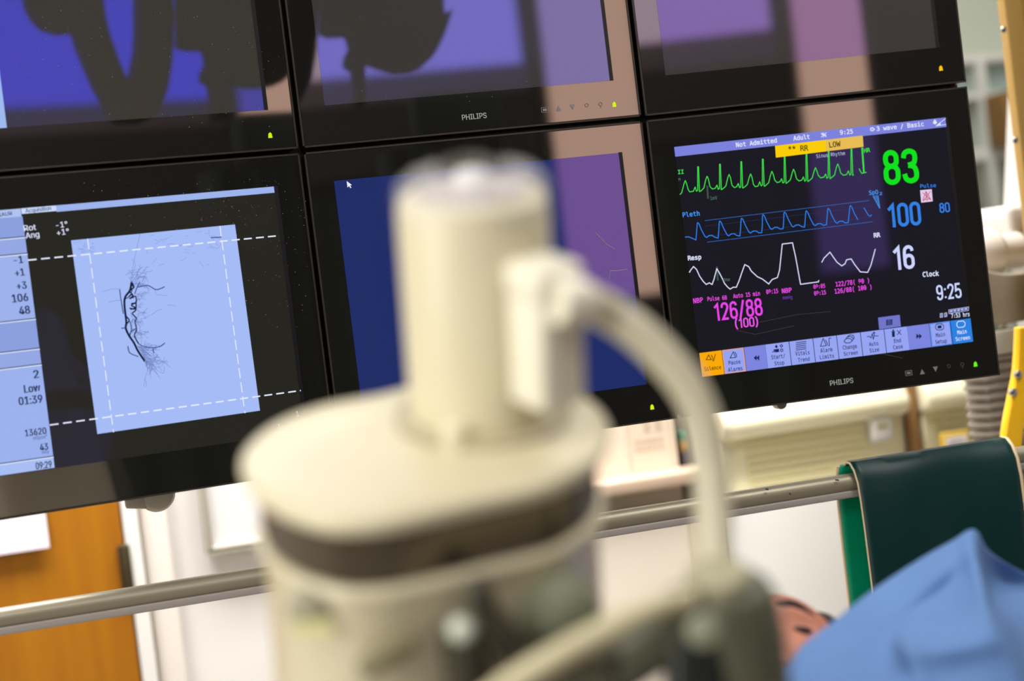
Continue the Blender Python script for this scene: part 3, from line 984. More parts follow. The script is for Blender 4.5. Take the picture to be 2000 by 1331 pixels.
def flap(x0, x1, prof_yz, nx=24, amp=0.003):
    rows = []
    for i in range(nx + 1):
        t = i / nx
        x = x0 + (x1 - x0) * t
        rows.append([V((x + 0.012 * (q / (len(prof_yz) - 1)) * math.sin(q * 0.5) * 0.15, y + amp * math.sin(9 * t + q * 0.4) * min(1, q / 5), z)) for q, (y, z) in enumerate(prof_yz)])
    return rows


fp = [(0.012, top - 0.004), (0.004, top), (-0.006, top - 0.001), (-0.016, top - 0.010), (-0.0235, top - 0.026), (-0.027, top - 0.05), (-0.029, top - 0.09), (-0.030, top - 0.14), (-0.031, top - 0.2), (-0.032, top - 0.28), (-0.033, top - 0.38), (-0.033, top - 0.5)]
R_ = flap(xa0, xa1, fp)
wlink('front_flap', MB().grid(R_), M_apr, apron, solid=0.004)
bp = [(0.012, top - 0.004), (0.018, top - 0.014), (0.022, top - 0.03), (0.026, top - 0.06), (0.028, top - 0.12), (0.028, top - 0.2), (0.028, top - 0.3), (0.028, top - 0.45)]
Rb = flap(xa0 - 0.009, xa1 - 0.02, bp, 24, 0.002)
wlink('rear_flap', MB().grid(Rb), M_apg, apron, solid=0.004)
wlink('front_hem', MB().tube(R_[0], 0.0016, 8).tube(R_[-1], 0.0032, 8), M_hem, apron)
wlink('rear_hem', MB().tube(Rb[0], 0.0022, 8), M_hem, apron)

# ------------------------------------------------------------------ background: door and left wall  (wall face y = 1.05)
Y1 = YB


def wbox(px0, py0, px1, py1, y0, y1):
    """box on the back wall between two photographed corners"""
    a, b = at(px0, py0, y0), at(px1, py1, y0)
    return (min(a.x, b.x), max(a.x, b.x), y0, y1, min(a.z, b.z), max(a.z, b.z))


dx = at(236, 1020, 1.0).x
door = thing('door_1', 'orange-brown wooden door left of the white frame', 'door', (dx - 0.45, 1.0, 0))
door['kind'] = 'structure'
wlink('leaf', MB().box(dx - 0.9, dx, 1.0, 1.05, 0.01, 2.05), M_door, door, bevel=0.002)
q = at(240, 1110, 0.99)
wlink('hinge', MB().lathe([(0.007, -0.042), (0.008, -0.038), (0.008, 0.036), (0.007, 0.04)], (dx + 0.001, 0.993, q.z), (0, 0, 1), 20).box(dx - 0.012, dx, 0.992, 1.0, q.z - 0.04, q.z + 0.04), mat('hinge_metal', (84, 74, 52), 0.4, metal=0.7), door, bevel=0.001)
struct('trim_1', MB().box(dx + 0.003, dx + 0.03, 0.995, 1.05, 0, 2.1), M_white, bevel=0.003)
struct('trim_2', MB().box(dx + 0.033, dx + 0.082, 1.02, 1.05, 0, 2.15), mat('frame_paint', (236, 226, 218), 0.5), bevel=0.006)
struct('trim_3', MB().box(dx + 0.029, dx + 0.0335, 1.015, 1.05, 0, 2.1), mat('seal', (150, 140, 122), 0.6))
pq = at(97, 1070, 0.985)
pap = thing('paper_notice', 'white sheet stuck on the orange wooden door', 'paper', (pq.x - 0.1, 0.985, pq.z))
wlink('sheet', MB().tri_box((pq.x - 0.21, 0.985, pq.z), (0.21, 0, 0), (0, 0.0006, 0), (0, 0.014, 0.148)), mat('door_paper', (230, 222, 230), 0.8), pap)
# white board in a rounded grey frame
b0 = at(386, 960, 1.02)
b1 = at(406, 1083, 1.02)
bx0, bz0 = b0.x + 0.004, b1.z
bd = thing('whiteboard', 'whiteboard with a thin grey frame on the white wall beside the cream machine', 'board', (bx0 + 0.25, 1.03, bz0))
wlink('board', MB().box(bx0 + 0.006, bx0 + 0.34, 1.035, 1.049, bz0 + 0.006, bz0 + 0.5), mat('board_white', (232, 228, 228), 0.4), bd)
wlink('rim', MB().box(bx0, bx0 + 0.346, 1.018, 1.05, bz0, bz0 + 0.011).box(bx0, bx0 + 0.011, 1.018, 1.05, bz0, bz0 + 0.506).box(bx0 + 0.335, bx0 + 0.346, 1.018, 1.05, bz0, bz0 + 0.506).box(bx0, bx0 + 0.346, 1.018, 1.05, bz0 + 0.495, bz0 + 0.506), mat('board_rim', (176, 170, 156), 0.5), bd, bevel=0.003)

# ------------------------------------------------------------------ background: middle cupboards
M_cup = mat('peach_laminate', (224, 210, 192), 0.5)
xg = at(1322, 900, 1.0).x
cup = thing('tall_cupboard', 'peach laminate cupboard carrying a printed notice, behind the cream machine', 'cupboard', (xg - 0.25, 1.0, 0))
wlink('body', MB().box(xg - 0.55, xg, 0.99, 1.05, 0.2, 1.9), M_cup, cup, bevel=0.004)
c0 = at(1250, 950, 0.9)
wlink('shelf_board', MB().box(xg - 0.55, xg + 0.045, 0.90, 0.99, c0.z - 0.012, c0.z + 0.014), mat('shelf_edge', (206, 180, 158), 0.5), cup, bevel=0.004)
n0, n1 = at(1228, 845, 0.985), at(1322, 932, 0.985)
nt_ = thing('printed_notice', 'printed sheet on the peach cupboard', 'paper', ((n0.x + n1.x) / 2, 0.985, n1.z))
wlink('sheet', MB().box(n0.x, n1.x - 0.006, 0.985, 0.9866, n1.z, n0.z + 0.06), mat('notice_paper', (218, 204, 186), 0.8), nt_)
mb = MB()
wd = n1.x - n0.x
for i in range(2):
    mb.box(n0.x + wd * (0.36 + 0.26 * i), n0.x + wd * (0.5 + 0.26 * i), 0.9842, 0.985, n0.z - 0.004, n0.z + 0.03)
for i in range(2):
    for j in range(6):
        mb.box(n0.x + wd * (0.1 + 0.12 * j), n0.x + wd * (0.18 + 0.12 * j), 0.9842, 0.985, n0.z - 0.025 - 0.014 * i, n0.z - 0.016 - 0.014 * i)
wlink('print', mb, mat('faded_print', (196, 178, 158), 0.8), nt_)
# dark slot with small coloured packets
g0, g1 = at(1345, 870, 1.02), at(1350, 945, 1.02)
sl = thing('narrow_rack', 'narrow grey rack of small items in the gap beside the peach cupboard', 'rack', (g0.x, 1.04, g1.z))
wlink('back_panel', MB().box(xg + 0.002, xg + 0.045, 1.03, 1.05, 0.9, 1.7), mat('rack_grey', (120, 110, 98), 0.6), sl)
for k, (px, py, col, h) in enumerate(((1338, 852, (60, 120, 100), 0.02), (1340, 872, (150, 116, 60), 0.024), (1344, 893, (56, 50, 70), 0.032), (1350, 918, (70, 62, 58), 0.03), (1353, 938, (64, 58, 52), 0.024))):
    qq = at(px, py, 1.0)
    o = link('packet', MB().box(qq.x - 0.009, qq.x + 0.009, 1.0, 1.03, qq.z - h / 2, qq.z + h / 2), mat('packet_%d' % k, col, 0.5), None, bevel=0.002)
    tag(o, ['small green packet, topmost in the narrow rack', 'small ochre packet under the green one in the narrow rack', 'dark violet packet halfway down the narrow rack', 'brown packet below the violet one in the narrow rack', 'lowest dark packet in the narrow rack'][k], 'packet', 'packets in the narrow rack')
# white pillar and the post below
xp0, xp1 = xg + 0.047, at(1400, 900, 0.98).x
struct('trim_4', MB().box(xp0, xp1, 0.97, 1.05, 0, ZT), M_white, bevel=0.004)
pg0, pg1 = at(1358, 1060, 0.9), at(1421, 1060, 0.9)
post = thing('grey_post', 'pale grey post standing below the rail, behind the hanging cream hose', 'post', ((pg0.x + pg1.x) / 2, 0.88, 0))
wlink('column', MB().box((pg0.x + pg1.x) / 2 - 0.002, pg1.x, 0.915, 0.95, 0, at(1400, 985, 0.9).z), mat('post_shaded', (178, 174, 170), 0.5), post, bevel=0.003)
wlink('lit_half', MB().box(pg0.x, (pg0.x + pg1.x) / 2 - 0.002, 0.917, 0.95, 0, at(1400, 985, 0.9).z), mat('post_lit', (206, 192, 168), 0.5), post, bevel=0.003)  # lit left and shaded right of one post, painted as two tones
# low peach and white fronts below the rail
xw0 = pg1.x + 0.004
lowz = at(1500, 960, 0.93).z
o = thing('white_base_unit', 'plain white cupboard front under the rail, left of the apron', 'cupboard', (xw0 + 0.3, 0.93, 0))
wlink('front', MB().box(xw0, xw0 + 0.40, 0.92, 1.045, 0.05, lowz), mat('unit_white', (226, 224, 220), 0.45), o, bevel=0.004)
o = thing('peach_base_unit', 'peach cupboard front under the rail, right beside the cream machine', 'cupboard', (pg0.x - 0.25, 0.93, 0))
wlink('front', MB().box(pg0.x - 0.55, pg0.x - 0.0005, 0.92, 0.988, 0.05, at(1250, 1000, 0.93).z), mat('unit_peach', (230, 218, 204), 0.45), o, bevel=0.004)


# slatted cream cabinets with bulging bright tops
def slat_cabinet(xa, xb, zt_, xs1, label):
    o = thing('slatted_cabinet', label, 'cabinet', ((xa + xb) / 2, 0.95, lowz), 0, 'cream cabinets with slatted fronts')
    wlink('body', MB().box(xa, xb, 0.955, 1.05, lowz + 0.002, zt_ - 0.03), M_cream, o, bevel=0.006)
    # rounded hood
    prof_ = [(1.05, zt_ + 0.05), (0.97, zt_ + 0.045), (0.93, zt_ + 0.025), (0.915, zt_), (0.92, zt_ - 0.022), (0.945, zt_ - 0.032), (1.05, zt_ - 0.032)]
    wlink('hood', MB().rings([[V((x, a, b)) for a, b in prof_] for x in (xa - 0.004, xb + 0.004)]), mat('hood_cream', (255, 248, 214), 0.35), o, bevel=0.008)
    mb = MB()
    n = int((zt_ - 0.04 - lowz) / 0.0155)
    for i in range(n):
        z = lowz + 0.006 + i * 0.0155
        mb.tri_box((xa + 0.055 * min(1, (xs1 - xa) / 0.3), 0.9535, z), (xs1 - xa - 0.055 * min(1, (xs1 - xa) / 0.3), 0, 0), (0, 0.006, 0), (0, -0.0035, 0.0132))
    wlink('slat_front', mb, mat('slat_cream', (228, 218, 172), 0.5), o)
    return o


s0, s1 = at(1402, 850, 0.95).x, at(1762, 800, 0.95).x
zt1 = at(1550, 812, 0.93).z
cab1 = slat_cabinet(s0, s1, zt1, at(1692, 850, 0.95).x, 'cream slatted cabinet under the lower right monitor, left of the brown post')
th = at(1722, 838, 0.93)
o = thing('wall_control', 'small white control box on the slatted cabinet beside the brown post', 'control box', (th.x, 0.94, th.z))
wlink('case', MB().box(th.x - 0.022, th.x + 0.022, 0.925, 0.9535, th.z - 0.024, th.z + 0.024), M_white_pl, o, bevel=0.006)
wlink('display', MB().box(th.x - 0.012, th.x + 0.012, 0.9235, 0.926, th.z + 0.002, th.z + 0.014), mat('control_lcd', (168, 168, 128), 0.4), o)
wd0, wd1 = at(1772, 790, 0.95).x, at(1790, 790, 0.95).x
struct('trim_5', MB().box(wd0 - 0.024, wd0, 0.97, 1.05, 0, ZT), mat('pillar_grey', (206, 208, 204), 0.5), bevel=0.003)
o = link('wooden_post', MB().box(wd0, wd1, 0.95, 1.05, 0, 1.5), wood('post_wood', (150, 110, 62), (172, 130, 80), (20, 20, 1)), None, bevel=0.003)
tag(o, 'slim brown wooden post between the two slatted cabinets', 'post')
cab2 = slat_cabinet(wd1 + 0.012, XW - 0.03, at(1840, 772, 0.93).z, XW - 0.06, 'cream slatted cabinet behind the corrugated hose, right of the brown post')
y0_, y1_ = at(1836, 848, 0.9), at(1896, 895, 0.9)
o = thing('framed_card', 'small white card in a yellow frame, left of the corrugated hose', 'sign', ((y0_.x + y1_.x) / 2, 0.9, lowz))
wlink('frame', MB().box(y0_.x, y1_.x, 0.895, 0.905, lowz - 0.02, y0_.z), mat('ochre_frame', (226, 186, 70), 0.5), o, bevel=0.002)
wlink('card', MB().box(y0_.x + 0.008, y1_.x - 0.006, 0.8935, 0.896, lowz - 0.014, y0_.z - 0.009), M_paper, o)
mb = MB()
for i in range(4):
    mb.box(y0_.x + 0.013, y1_.x - 0.016, 0.8925, 0.894, y0_.z - 0.018 - i * 0.008, y0_.z - 0.0155 - i * 0.008)
wlink('print', mb, mat('pale_print', (206, 190, 196), 0.8), o)

# ------------------------------------------------------------------ far room behind the right edge
M_gl = mat('pale_glass_green', (196, 214, 200), 0.2)
fx = lambda px, py, Y=2.6: at(px, py, Y)
v = thing('glazed_cabinet', 'blurred pale green glazed cabinet with white bars, beyond the right edge of the monitors', 'cabinet', (3.1, 2.7, 0))
wlink('carcass', MB().box(2.5, 3.9, 2.7, 2.8, 0, 2.9), mat('pale_green', (206, 214, 196), 0.5), v)
zA, zB, zC, zD = fx(1910, 115).z, fx(1930, 180).z, fx(1940, 300).z, fx(1930, 395).z
wlink('pane', MB().box(2.5, 3.9, 2.66, 2.7, zB, zA), mat('pane_teal', (176, 198, 192), 0.25), v)
wlink('pane', MB().box(2.5, 3.9, 2.66, 2.7, zC, zB - 0.02), mat('pane_grey', (168, 180, 170), 0.25), v)
wlink('pane', MB().box(2.5, 3.9, 2.66, 2.7, 1.0, zD), mat('pane_green', (128, 148, 120), 0.3), v)
wlink('shelf', MB().box(2.5, 3.9, 2.6, 2.7, zA - 0.012, zA + 0.012).box(2.5, 3.9, 2.6, 2.7, zB - 0.02, zB).box(2.5, 3.9, 2.6, 2.7, zC - 0.02, zC + 0.02), M_white, v, bevel=0.003)
xb = fx(1926, 220).x
wlink('bar', MB().box(xb - 0.015, xb + 0.012, 2.59, 2.66, 0.9, zA).box(xb + 0.2, xb + 0.23, 2.59, 2.66, 0.9, 2.9).box(xb - 0.33, xb - 0.3, 2.59, 2.66, 0.9, 2.9), mat('bar_white', (224, 228, 220), 0.5), v, bevel=0.003)
q0, q1 = fx(1934, 185, 2.55), fx(1968, 285, 2.55)
o = link('brown_box', MB().box(q0.x, q1.x + 0.1, 2.47, 2.585, q1.z, q0.z), mat('brown_card', (150, 112, 60), 0.6), None, bevel=0.004)
tag(o, 'brown box on the shelf of the pale green cabinet', 'box')

# ------------------------------------------------------------------ right edge: wooden screen edge, arm, hoses, handle
pa, pb = at(1946, 0, 0.262), at(1990, 380, 0.262)
xo = pa.x
o = thing('wooden_upright', 'pale wooden upright with two screws along the right edge of the photo', 'upright', (xo + 0.06, 0.26, 1.2))
wlink('board', MB().box(xo, xo + 0.030, 0.24, 0.262, 0.35, 2.6), M_oak, o, bevel=0.003)
wlink('side_panel', MB().box(xo + 0.0305, xo + 0.4, 0.246, 0.258, 0.35, 2.6), wood('dark_oak', (150, 116, 48), (168, 132, 62), (20, 20, 1)), o)
for (px, py) in ((1960, 58), (1983, 274)):
    s_ = at(px, py, 0.24)
    sc_ = wlink('screw', MB().lathe([(0.0052, 0.0004), (0.0052, -0.0014), (0.0035, -0.0024)], V((s_.x, 0.2402, s_.z)), (0, 1, 0), 20), M_steel, o)
    sc_2 = wlink('socket', MB().lathe([(0.0018, 0), (0.0018, -0.0004)], V((s_.x, 0.2378, s_.z)), (0, 1, 0), 12), mat('socket_dark', (40, 40, 40), 0.6), o)
wlink('foot', MB().box(xo - 0.02, xo + 0.4, 0.22, 0.28, 0, 0.35), M_white_pl, o, bevel=0.01)

# white suspension column with elbow joint and bracket
wc = at(1985, 430, 0.5)
arm = thing('support_arm', 'grey and white jointed support arm behind the right edge of the monitors', 'arm', (wc.x, 0.5, 1.2))
cA, cB = at(1957, 400, 0.58), at(1964, 225, 0.58)
sl_ = (cB.x - cA.x) / (cB.z - cA.z)
cT = cA.x + sl_ * (2.7 - cA.z)
wlink('column', MB().rings([[V((x0_, 0.46, z_)), V((x0_ + 0.14, 0.46, z_)), V((x0_ + 0.14, 0.58, z_)), V((x0_, 0.58, z_))] for x0_, z_ in ((cA.x, 1.0), (cA.x, cA.z), (cT, 2.7))]), M_white_pl, arm, bevel=0.008)
e0, e1 = at(1954, 403, 0.42), at(2010, 455, 0.42)
wlink('collar', MB().box(e0.x, e0.x + 0.16, 0.40, 0.6, e1.z - 0.005, e0.z), M_white_pl, arm, bevel=0.012)
j0 = at(1925, 492, 0.37)
wlink('elbow', MB().lathe([(0.036, -0.06), (0.042, -0.055), (0.042, 0.05), (0.036, 0.058), (0.03, 0.06), (0.03, 0.1)], j0 + V((-0.02, 0.03, -0.004)), (1, 0, 0), 40), mat('elbow_grey', (214, 206, 196), 0.4), arm, bevel=0.002)
k0, k1 = at(1930, 520, 0.25), at(2060, 640, 0.25)
rows = []
mbk = MB()
n = 14
xA = at(1905, 560, 0.31).x
xB = xA + 0.2
zc = at(1945, 497, 0.31).z
pl_ = []
for i in range(n + 1):
    a = PI + PI * i / n * 0.5 + 0.0
    pl_.append((xA + 0.005 + 0.075 * (1 - math.cos(PI / 2 * i / n)), zc - 0.0 - 0.034 * math.sin(PI / 2 * i / n)))
zbot = at(1960, 636, 0.31).z
poly = [V((x, 0.31, z)) for x, z in pl_] + [V((xB, 0.31, pl_[-1][1] + 0.004)), V((xB, 0.31, zbot + 0.006)), V((xA - 0.02, 0.31, zbot)), V((xA - 0.02, 0.31, zc))]
wlink('bracket', MB().prism(poly, (0, 0.06, 0)), mat('bracket_taupe', (150, 140, 122), 0.5), arm, bevel=0.004)
wlink('boom', MB().box(cT - 0.02, cT + 0.16, 0.40, 0.62, 2.7, 2.99), M_white_pl, arm, bevel=0.01)

# corrugated hose
h0 = at(1920, 640, 0.33)
h1 = at(1942, 900, 0.33)
hr = (at(1987, 760, 0.33).x - at(1889, 760, 0.33).x) / 2
prof_ = []
z = 0.0
Lh = 0.42
pitch = 0.0148
k = 0
while z < Lh:
    prof_ += [(hr * 0.9, -z), (hr * 0.93, -z - pitch * 0.3), (hr, -z - pitch * 0.42), (hr, -z - pitch * 0.72), (hr * 0.9, -z - pitch * 0.84)]
    z += pitch
hx = (at(1889, 760, 0.33).x + at(1987, 760, 0.33).x) / 2
hose = thing('corrugated_hose', 'ribbed grey hose hanging under the taupe arm bracket', 'hose', (hx, 0.33, h0.z))
wlink('ribbed_tube', MB().lathe(prof_, (hx, 0.33, h0.z - 0.012), (0, 0, 1), 40), mat('hose_grey', (128, 118, 108), 0.25), hose)
wlink('cuff', MB().lathe([(hr * 1.0, 0.005), (hr * 1.03, 0.0), (hr * 1.03, -0.03), (hr * 0.9, -0.034)], (hx, 0.33, h0.z - 0.012), (0, 0, 1), 40), M_plast, hose)
# beaded spiral lead
sx, sz = at(1978, 690, 0.4).x, at(1978, 690, 0.4).z
prof_ = []
for i in range(26):
    zz = sz + 0.06 - i * 0.0085
    prof_ += [(0.0035, zz), (0.0075, zz - 0.002), (0.0075, zz - 0.0055), (0.0035, zz - 0.0075)]
o = link('spiral_lead', MB().lathe(prof_, (sx, 0.42, 0), (0, 0, 1), 20), mat('lead_white', (222, 214, 204), 0.4), None)
tag(o, 'thin white beaded lead between the ribbed hose and the yellow handle', 'cable')
# yellow handle
Pn = [at(x, y, 0.12) for x, y in ((2004, 640), (2002, 690), (1998, 735), (1988, 785), (1978, 840), (1974, 900), (1976, 960), (1990, 1020))]
hd = thing('yellow_handle', 'curved yellow handle at the right edge, above the green apron', 'handle', Pn[4])
path = spl(Pn, 6)
rg = []
for i, q in enumerate(path):
    t = (path[min(i + 1, len(path) - 1)] - path[max(0, i - 1)]).normalized()
    s_ = V((0, 1, 0)).cross(t).normalized()
    rg.append([q + s_ * a + V((0, b, 0)) for a, b in ((-0.013, -0.007), (0.013, -0.007), (0.016, 0), (0.013, 0.012), (-0.013, 0.012), (-0.016, 0))])
wlink('grip', MB().rings(rg), M_yellow, hd, bevel=0.002)
for (px, py) in ((1990, 732), (1980, 767)):
    s_ = at(px, py, 0.11)
    wlink('screw', MB().lathe([(0.006, 0.006), (0.006, -0.0005), (0.004, -0.0018)], s_, (0, 1, 0), 20), M_steel, hd)

# ------------------------------------------------------------------ cream X-ray head in the foreground
TH = math.radians(20)
U = (UPV * math.cos(TH) - FWD * math.sin(TH) - RGT * 0.046 * math.cos(TH)).normalized()
E1 = (RGT - U * RGT.dot(U)).normalized()
E2 = U.cross(E1)
P0 = atd(830, 890, 0.95)


def onp(px, py, h=0.0):
    """point of the machine's own level h (along its axis) seen at this spot, as machine coordinates"""
    d = ray(px, py)
    o_ = P0 + U * h
    P = CAM + d * ((o_ - CAM).dot(U) / d.dot(U)) - o_
    return P.dot(E1), P.dot(E2)


def W(a, b, h):
    return P0 + E1 * a + E2 * b + U * h


OUT = [(468, 895), (482, 935), (520, 968), (569, 992), (640, 1011), (720, 1012), (805, 1000), (955, 966), (1083, 935), (1160, 892), (1192, 845), (1182, 803), (1140, 768), (1060, 742), (950, 732), (840, 742), (740, 766), (633, 786), (547, 816), (490, 855)]
plan = [(p.x, p.y) for p in spl([onp(x, y) + (0,) for x, y in OUT], 4, True)]
ca = sum(p[0] for p in plan) / len(plan)
cb = sum(p[1] for p in plan) / len(plan)


def ring(h, inset):
    out = []
    n = len(plan)
    for i in range(n):
        p, q, r = plan[i - 1], plan[i], plan[(i + 1) % n]
        t = V((r[0] - p[0], r[1] - p[1])).normalized()
        nn = V((t.y, -t.x))
        if nn.dot(V((q[0] - ca, q[1] - cb))) < 0:
            nn = -nn
        out.append(W(q[0] - nn.x * inset, q[1] - nn.y * inset, h))
    return out


dev = thing('xray_head', 'big out-of-focus cream X-ray head with dark metal band in the foreground', 'x-ray machine', W(ca, cb, -0.3))
wlink('top_plate', MB().rings([ring(-0.011, 0.002), ring(-0.005, 0), ring(-0.0025, 0.0006), ring(-0.0007, 0.0025), ring(0, 0.006), ring(0, 0.03)]), M_dev, dev)
M_band = mat('dark_band_metal', (112, 104, 90), 0.22, metal=0.9)
wlink('metal_band', MB().rings([ring(-0.011, 0.010), ring(-0.013, 0.0085), ring(-0.045, 0.0085), ring(-0.046, 0.010)]), M_band, dev)
wlink('housing', MB().rings([ring(-0.046, 0.012), ring(-0.0465, 0.006), ring(-0.050, 0.0045), ring(-0.056, 0.006), ring(-0.062, 0.009), ring(-0.2, 0.006), ring(-0.42, 0.004), ring(-0.46, 0.02)]), M_dev, dev)
# column
ka, kb = onp(945, 812)
for _h in range(1, 400):
    q = W(ka, kb, _h * 0.0005) - CAM
    if 665.5 - FPX * q.dot(UPV) / q.dot(FWD) < 388:
        break
HC = _h * 0.0005
KR = 0.0445


def lat(prof_, a, b, h0=0.0, n=48):
    return MB().lathe(prof_, W(a, b, h0), U, n)


wlink('collar', lat([(0.054, 0), (0.054, 0.004), (0.051, 0.006), (0.048, 0.006)], ka, kb, -0.0003), mat('collar_beige', (186, 176, 146), 0.4), dev)
wlink('column', lat([(KR, 0), (KR, HC - 0.010), (KR - 0.0015, HC - 0.004), (KR - 0.007, HC - 0.0005), (KR - 0.012, HC - 0.0005), (KR - 0.013, HC - 0.003)], ka, kb, 0.005), M_dev, dev)
cap = wlink('column_cap', lat([(KR - 0.013, HC - 0.006), (KR - 0.014, HC + 0.001), (KR - 0.020, HC + 0.0035), (0.012, HC + 0.004)], ka, kb, 0.005), mat('cap_grey', (188, 180, 178), 0.3), dev)
wlink('cap_screw', lat([(0.0115, HC + 0.004), (0.0115, HC + 0.007), (0.009, HC + 0.011), (0.004, HC + 0.0125)], ka, kb, 0.005, 32), mat('screw_white', (232, 230, 232), 0.25), dev)
# clear wrap round the top of the column
wr = MB()
rows = []
for h, r in ((HC - 0.006, KR + 0.001), (HC + 0.004, KR - 0.002), (HC + 0.012, KR - 0.012), (HC + 0.016, KR - 0.024)):
    rows.append([W(ka + (r + 0.0016 * math.sin(7 * t)) * math.cos(t), kb + (r + 0.0016 * math.sin(5 * t + 1)) * math.sin(t), h + 0.005 + 0.002 * math.sin(4 * t + 1)) for t in [2 * PI * k / 48 for k in range(49)]])
mclear = bpy.data.materials.new('clear_film')
mclear.use_nodes = True
b_ = mclear.node_tree.nodes['Principled BSDF']
b_.inputs['Base Color'].default_value = (0.9, 0.9, 0.92, 1)
b_.inputs['Alpha'].default_value = 0.22
b_.inputs['Roughness'].default_value = 0.15
wlink('clear_cover', MB().grid(rows), mclear, dev)
s_ = onp(888, 872)
wlink('collar_stud', lat([(0.0075, 0), (0.0075, 0.012), (0.006, 0.0135)], s_[0], s_[1], 0, 24), mat('stud_cream', (236, 228, 200), 0.35), dev)
# side connector with elbow cap
va, vb = onp(1074, 872)
R45 = math.radians(38)
d1 = E1 * math.cos(R45) + E2 * math.sin(R45)
d2 = -E1 * math.sin(R45) + E2 * math.cos(R45)


def rbox(o_, s1, s2, h0, h1):
    return MB().tri_box(o_ - d1 * s1 + U * h0 - d2 * s2, d1 * 2 * s1, d2 * 2 * s2, U * (h1 - h0))


M_con = mat('connector_white', (238, 234, 214), 0.35)
co = W(va, vb, 0.0)
for _h in range(1, 400):
    q = co + U * _h * 0.0005 - CAM
    if 665.5 - FPX * q.dot(UPV) / q.dot(FWD) < 500:
        break
HV = _h * 0.0005
wlink('connector', rbox(co, 0.0160, 0.0160, 0.028, HV - 0.022), M_con, dev, bevel=0.004, seg=4)
wlink('connector_cap', rbox(co, 0.0172, 0.0172, HV - 0.024, HV - 0.003), M_con, dev, bevel=0.006, seg=4)
# fittings on the lower housing (front side)


def front(px, py, lift=0.0):
    """where the view meets the front wall of the housing, pushed out towards the viewer by lift"""
    d = ray(px, py).normalized()
    best = None
    n = len(plan)
    o2 = CAM - P0
    oa, ob = o2.dot(E1), o2.dot(E2)
    da, db = d.dot(E1), d.dot(E2)
    for i in range(n):
        p, q = plan[i], plan[(i + 1) % n]
        ex, ey = q[0] - p[0], q[1] - p[1]
        det = da * (-ey) + db * ex
        if abs(det) < 1e-12:
            continue
        rx, ry = p[0] - oa, p[1] - ob
        t = (rx * (-ey) + ry * ex) / det
        k = (da * ry - db * rx) / det
        if 0 <= k <= 1 and t > 0 and (best is None or t < best):
            best = t
    return CAM + d * (best - lift)


def outn(p):
    q = p - W(ca, cb, 0)
    q = q - U * q.dot(U)
    return q.normalized()


p = front(598, 1186)
nf = -E2
wlink('housing_screw', MB().lathe([(0.0105, -0.004), (0.0105, 0.003), (0.008, 0.0045)], p, nf, 24), mat('screw_grey', (178, 174, 150), 0.4), dev)
p = front(612, 1222)
wlink('sticker', MB().tri_box(p - E1 * 0.010 - U * 0.004 + nf * 0.003, E1 * 0.021, U * 0.008, nf * 0.0015), mat('sticker_yellow', (240, 236, 172), 0.5), dev)
p0_, p1_ = front(735, 1290), front(800, 1255)
wlink('recess', MB().tube(spl([front(715, 1310, 0.001), front(745, 1280, 0.002), front(775, 1262, 0.002), front(808, 1246, 0.001)], 6), [0.007] * 18 + [0.006]), mat('recess_olive', (128, 120, 88), 0.5), dev)
M_knob = mat('dark_knob', (58, 54, 42), 0.4)
wlink('lever', MB().tube(spl([front(935, 1143, 0.004), front(945, 1185, 0.010), front(975, 1235, 0.014), front(1010, 1275, 0.016), front(1060, 1300, 0.014)], 6), [0.0075] * 10 + [0.009] * 10 + [0.012] * 5), M_knob, dev)
wlink('lever_tip', MB().lathe([(0.003, 0.016), (0.007, 0.013), (0.0075, 0.0), (0.006, -0.004)], front(936, 1150, 0.006), -FWD, 20), M_knob, dev)
pk_ = front(902, 1231, 0.012)
wlink('ball_knob', MB().lathe([(0.001, -0.0080), (0.005, -0.0064), (0.0076, -0.0024), (0.0080, 0.001), (0.0068, 0.0048), (0.004, 0.0072), (0.001, 0.0080)], pk_, U, 28), mat('ball_white', (206, 212, 196), 0.25), dev)
wlink('ball_stalk', MB().tube([pk_ - U * 0.008, pk_ - U * 0.03 + E1 * 0.002, pk_ - U * 0.09 + E1 * 0.004], [0.012, 0.0135, 0.016], 20), M_knob, dev)
pg = front(1100, 1205, 0.006)
wlink('round_knob', MB().lathe([(0.021, -0.014), (0.023, -0.010), (0.021, 0.004), (0.015, 0.010), (0.008, 0.012)], pg, (nf + E1 * 0.4), 32), mat('knob_sage', (128, 134, 110), 0.4), dev)
pg2 = front(1050, 1262, 0.010)
wlink('bracket_block', MB().tri_box(pg2 - E1 * 0.022 - U * 0.03, E1 * 0.064, U * 0.036 + E1 * 0.004, nf * 0.02), mat('bracket_olive', (70, 68, 52), 0.45), dev, bevel=0.006)
# support below the frame
qb = W(ca, cb, -0.45)
wlink('stand', MB().lathe([(0.115, 0.0), (0.115, 0.03), (0.06, 0.06), (0.05, 0.14), (0.05, qb.z + 0.01)], (qb.x, qb.y, 0), (0, 0, 1), 36), M_dev, dev)

# cream hose from the connector, arching over and hanging down
hp = [(1085, 588, 0.905), (1135, 588, 0.915), (1190, 612, 0.935), (1245, 650, 0.94), (1300, 702, 0.945), (1345, 760, 0.95), (1374, 825, 0.955), (1388, 900, 0.96), (1392, 980, 0.96), (1394, 1060, 0.955), (1398, 1130, 0.95), (1402, 1180, 0.95)]
path = spl([atd(*q) for q in hp], 8)
hs = thing('cream_hose', 'thick cream hose arching from the X-ray head down to the dark coupling', 'hose', atd(1374, 825, 0.955))
wlink('tube', MB().tube(path, 0.0108, 24), mat('hose_cream', (214, 208, 182), 0.4), hs)
wlink('sleeve', MB().tube(spl([atd(1086, 588, 0.904), atd(1120, 587, 0.910), atd(1142, 590, 0.916)], 5), [0.013] * 8 + [0.0125, 0.012, 0.0112], 24), M_con, hs)

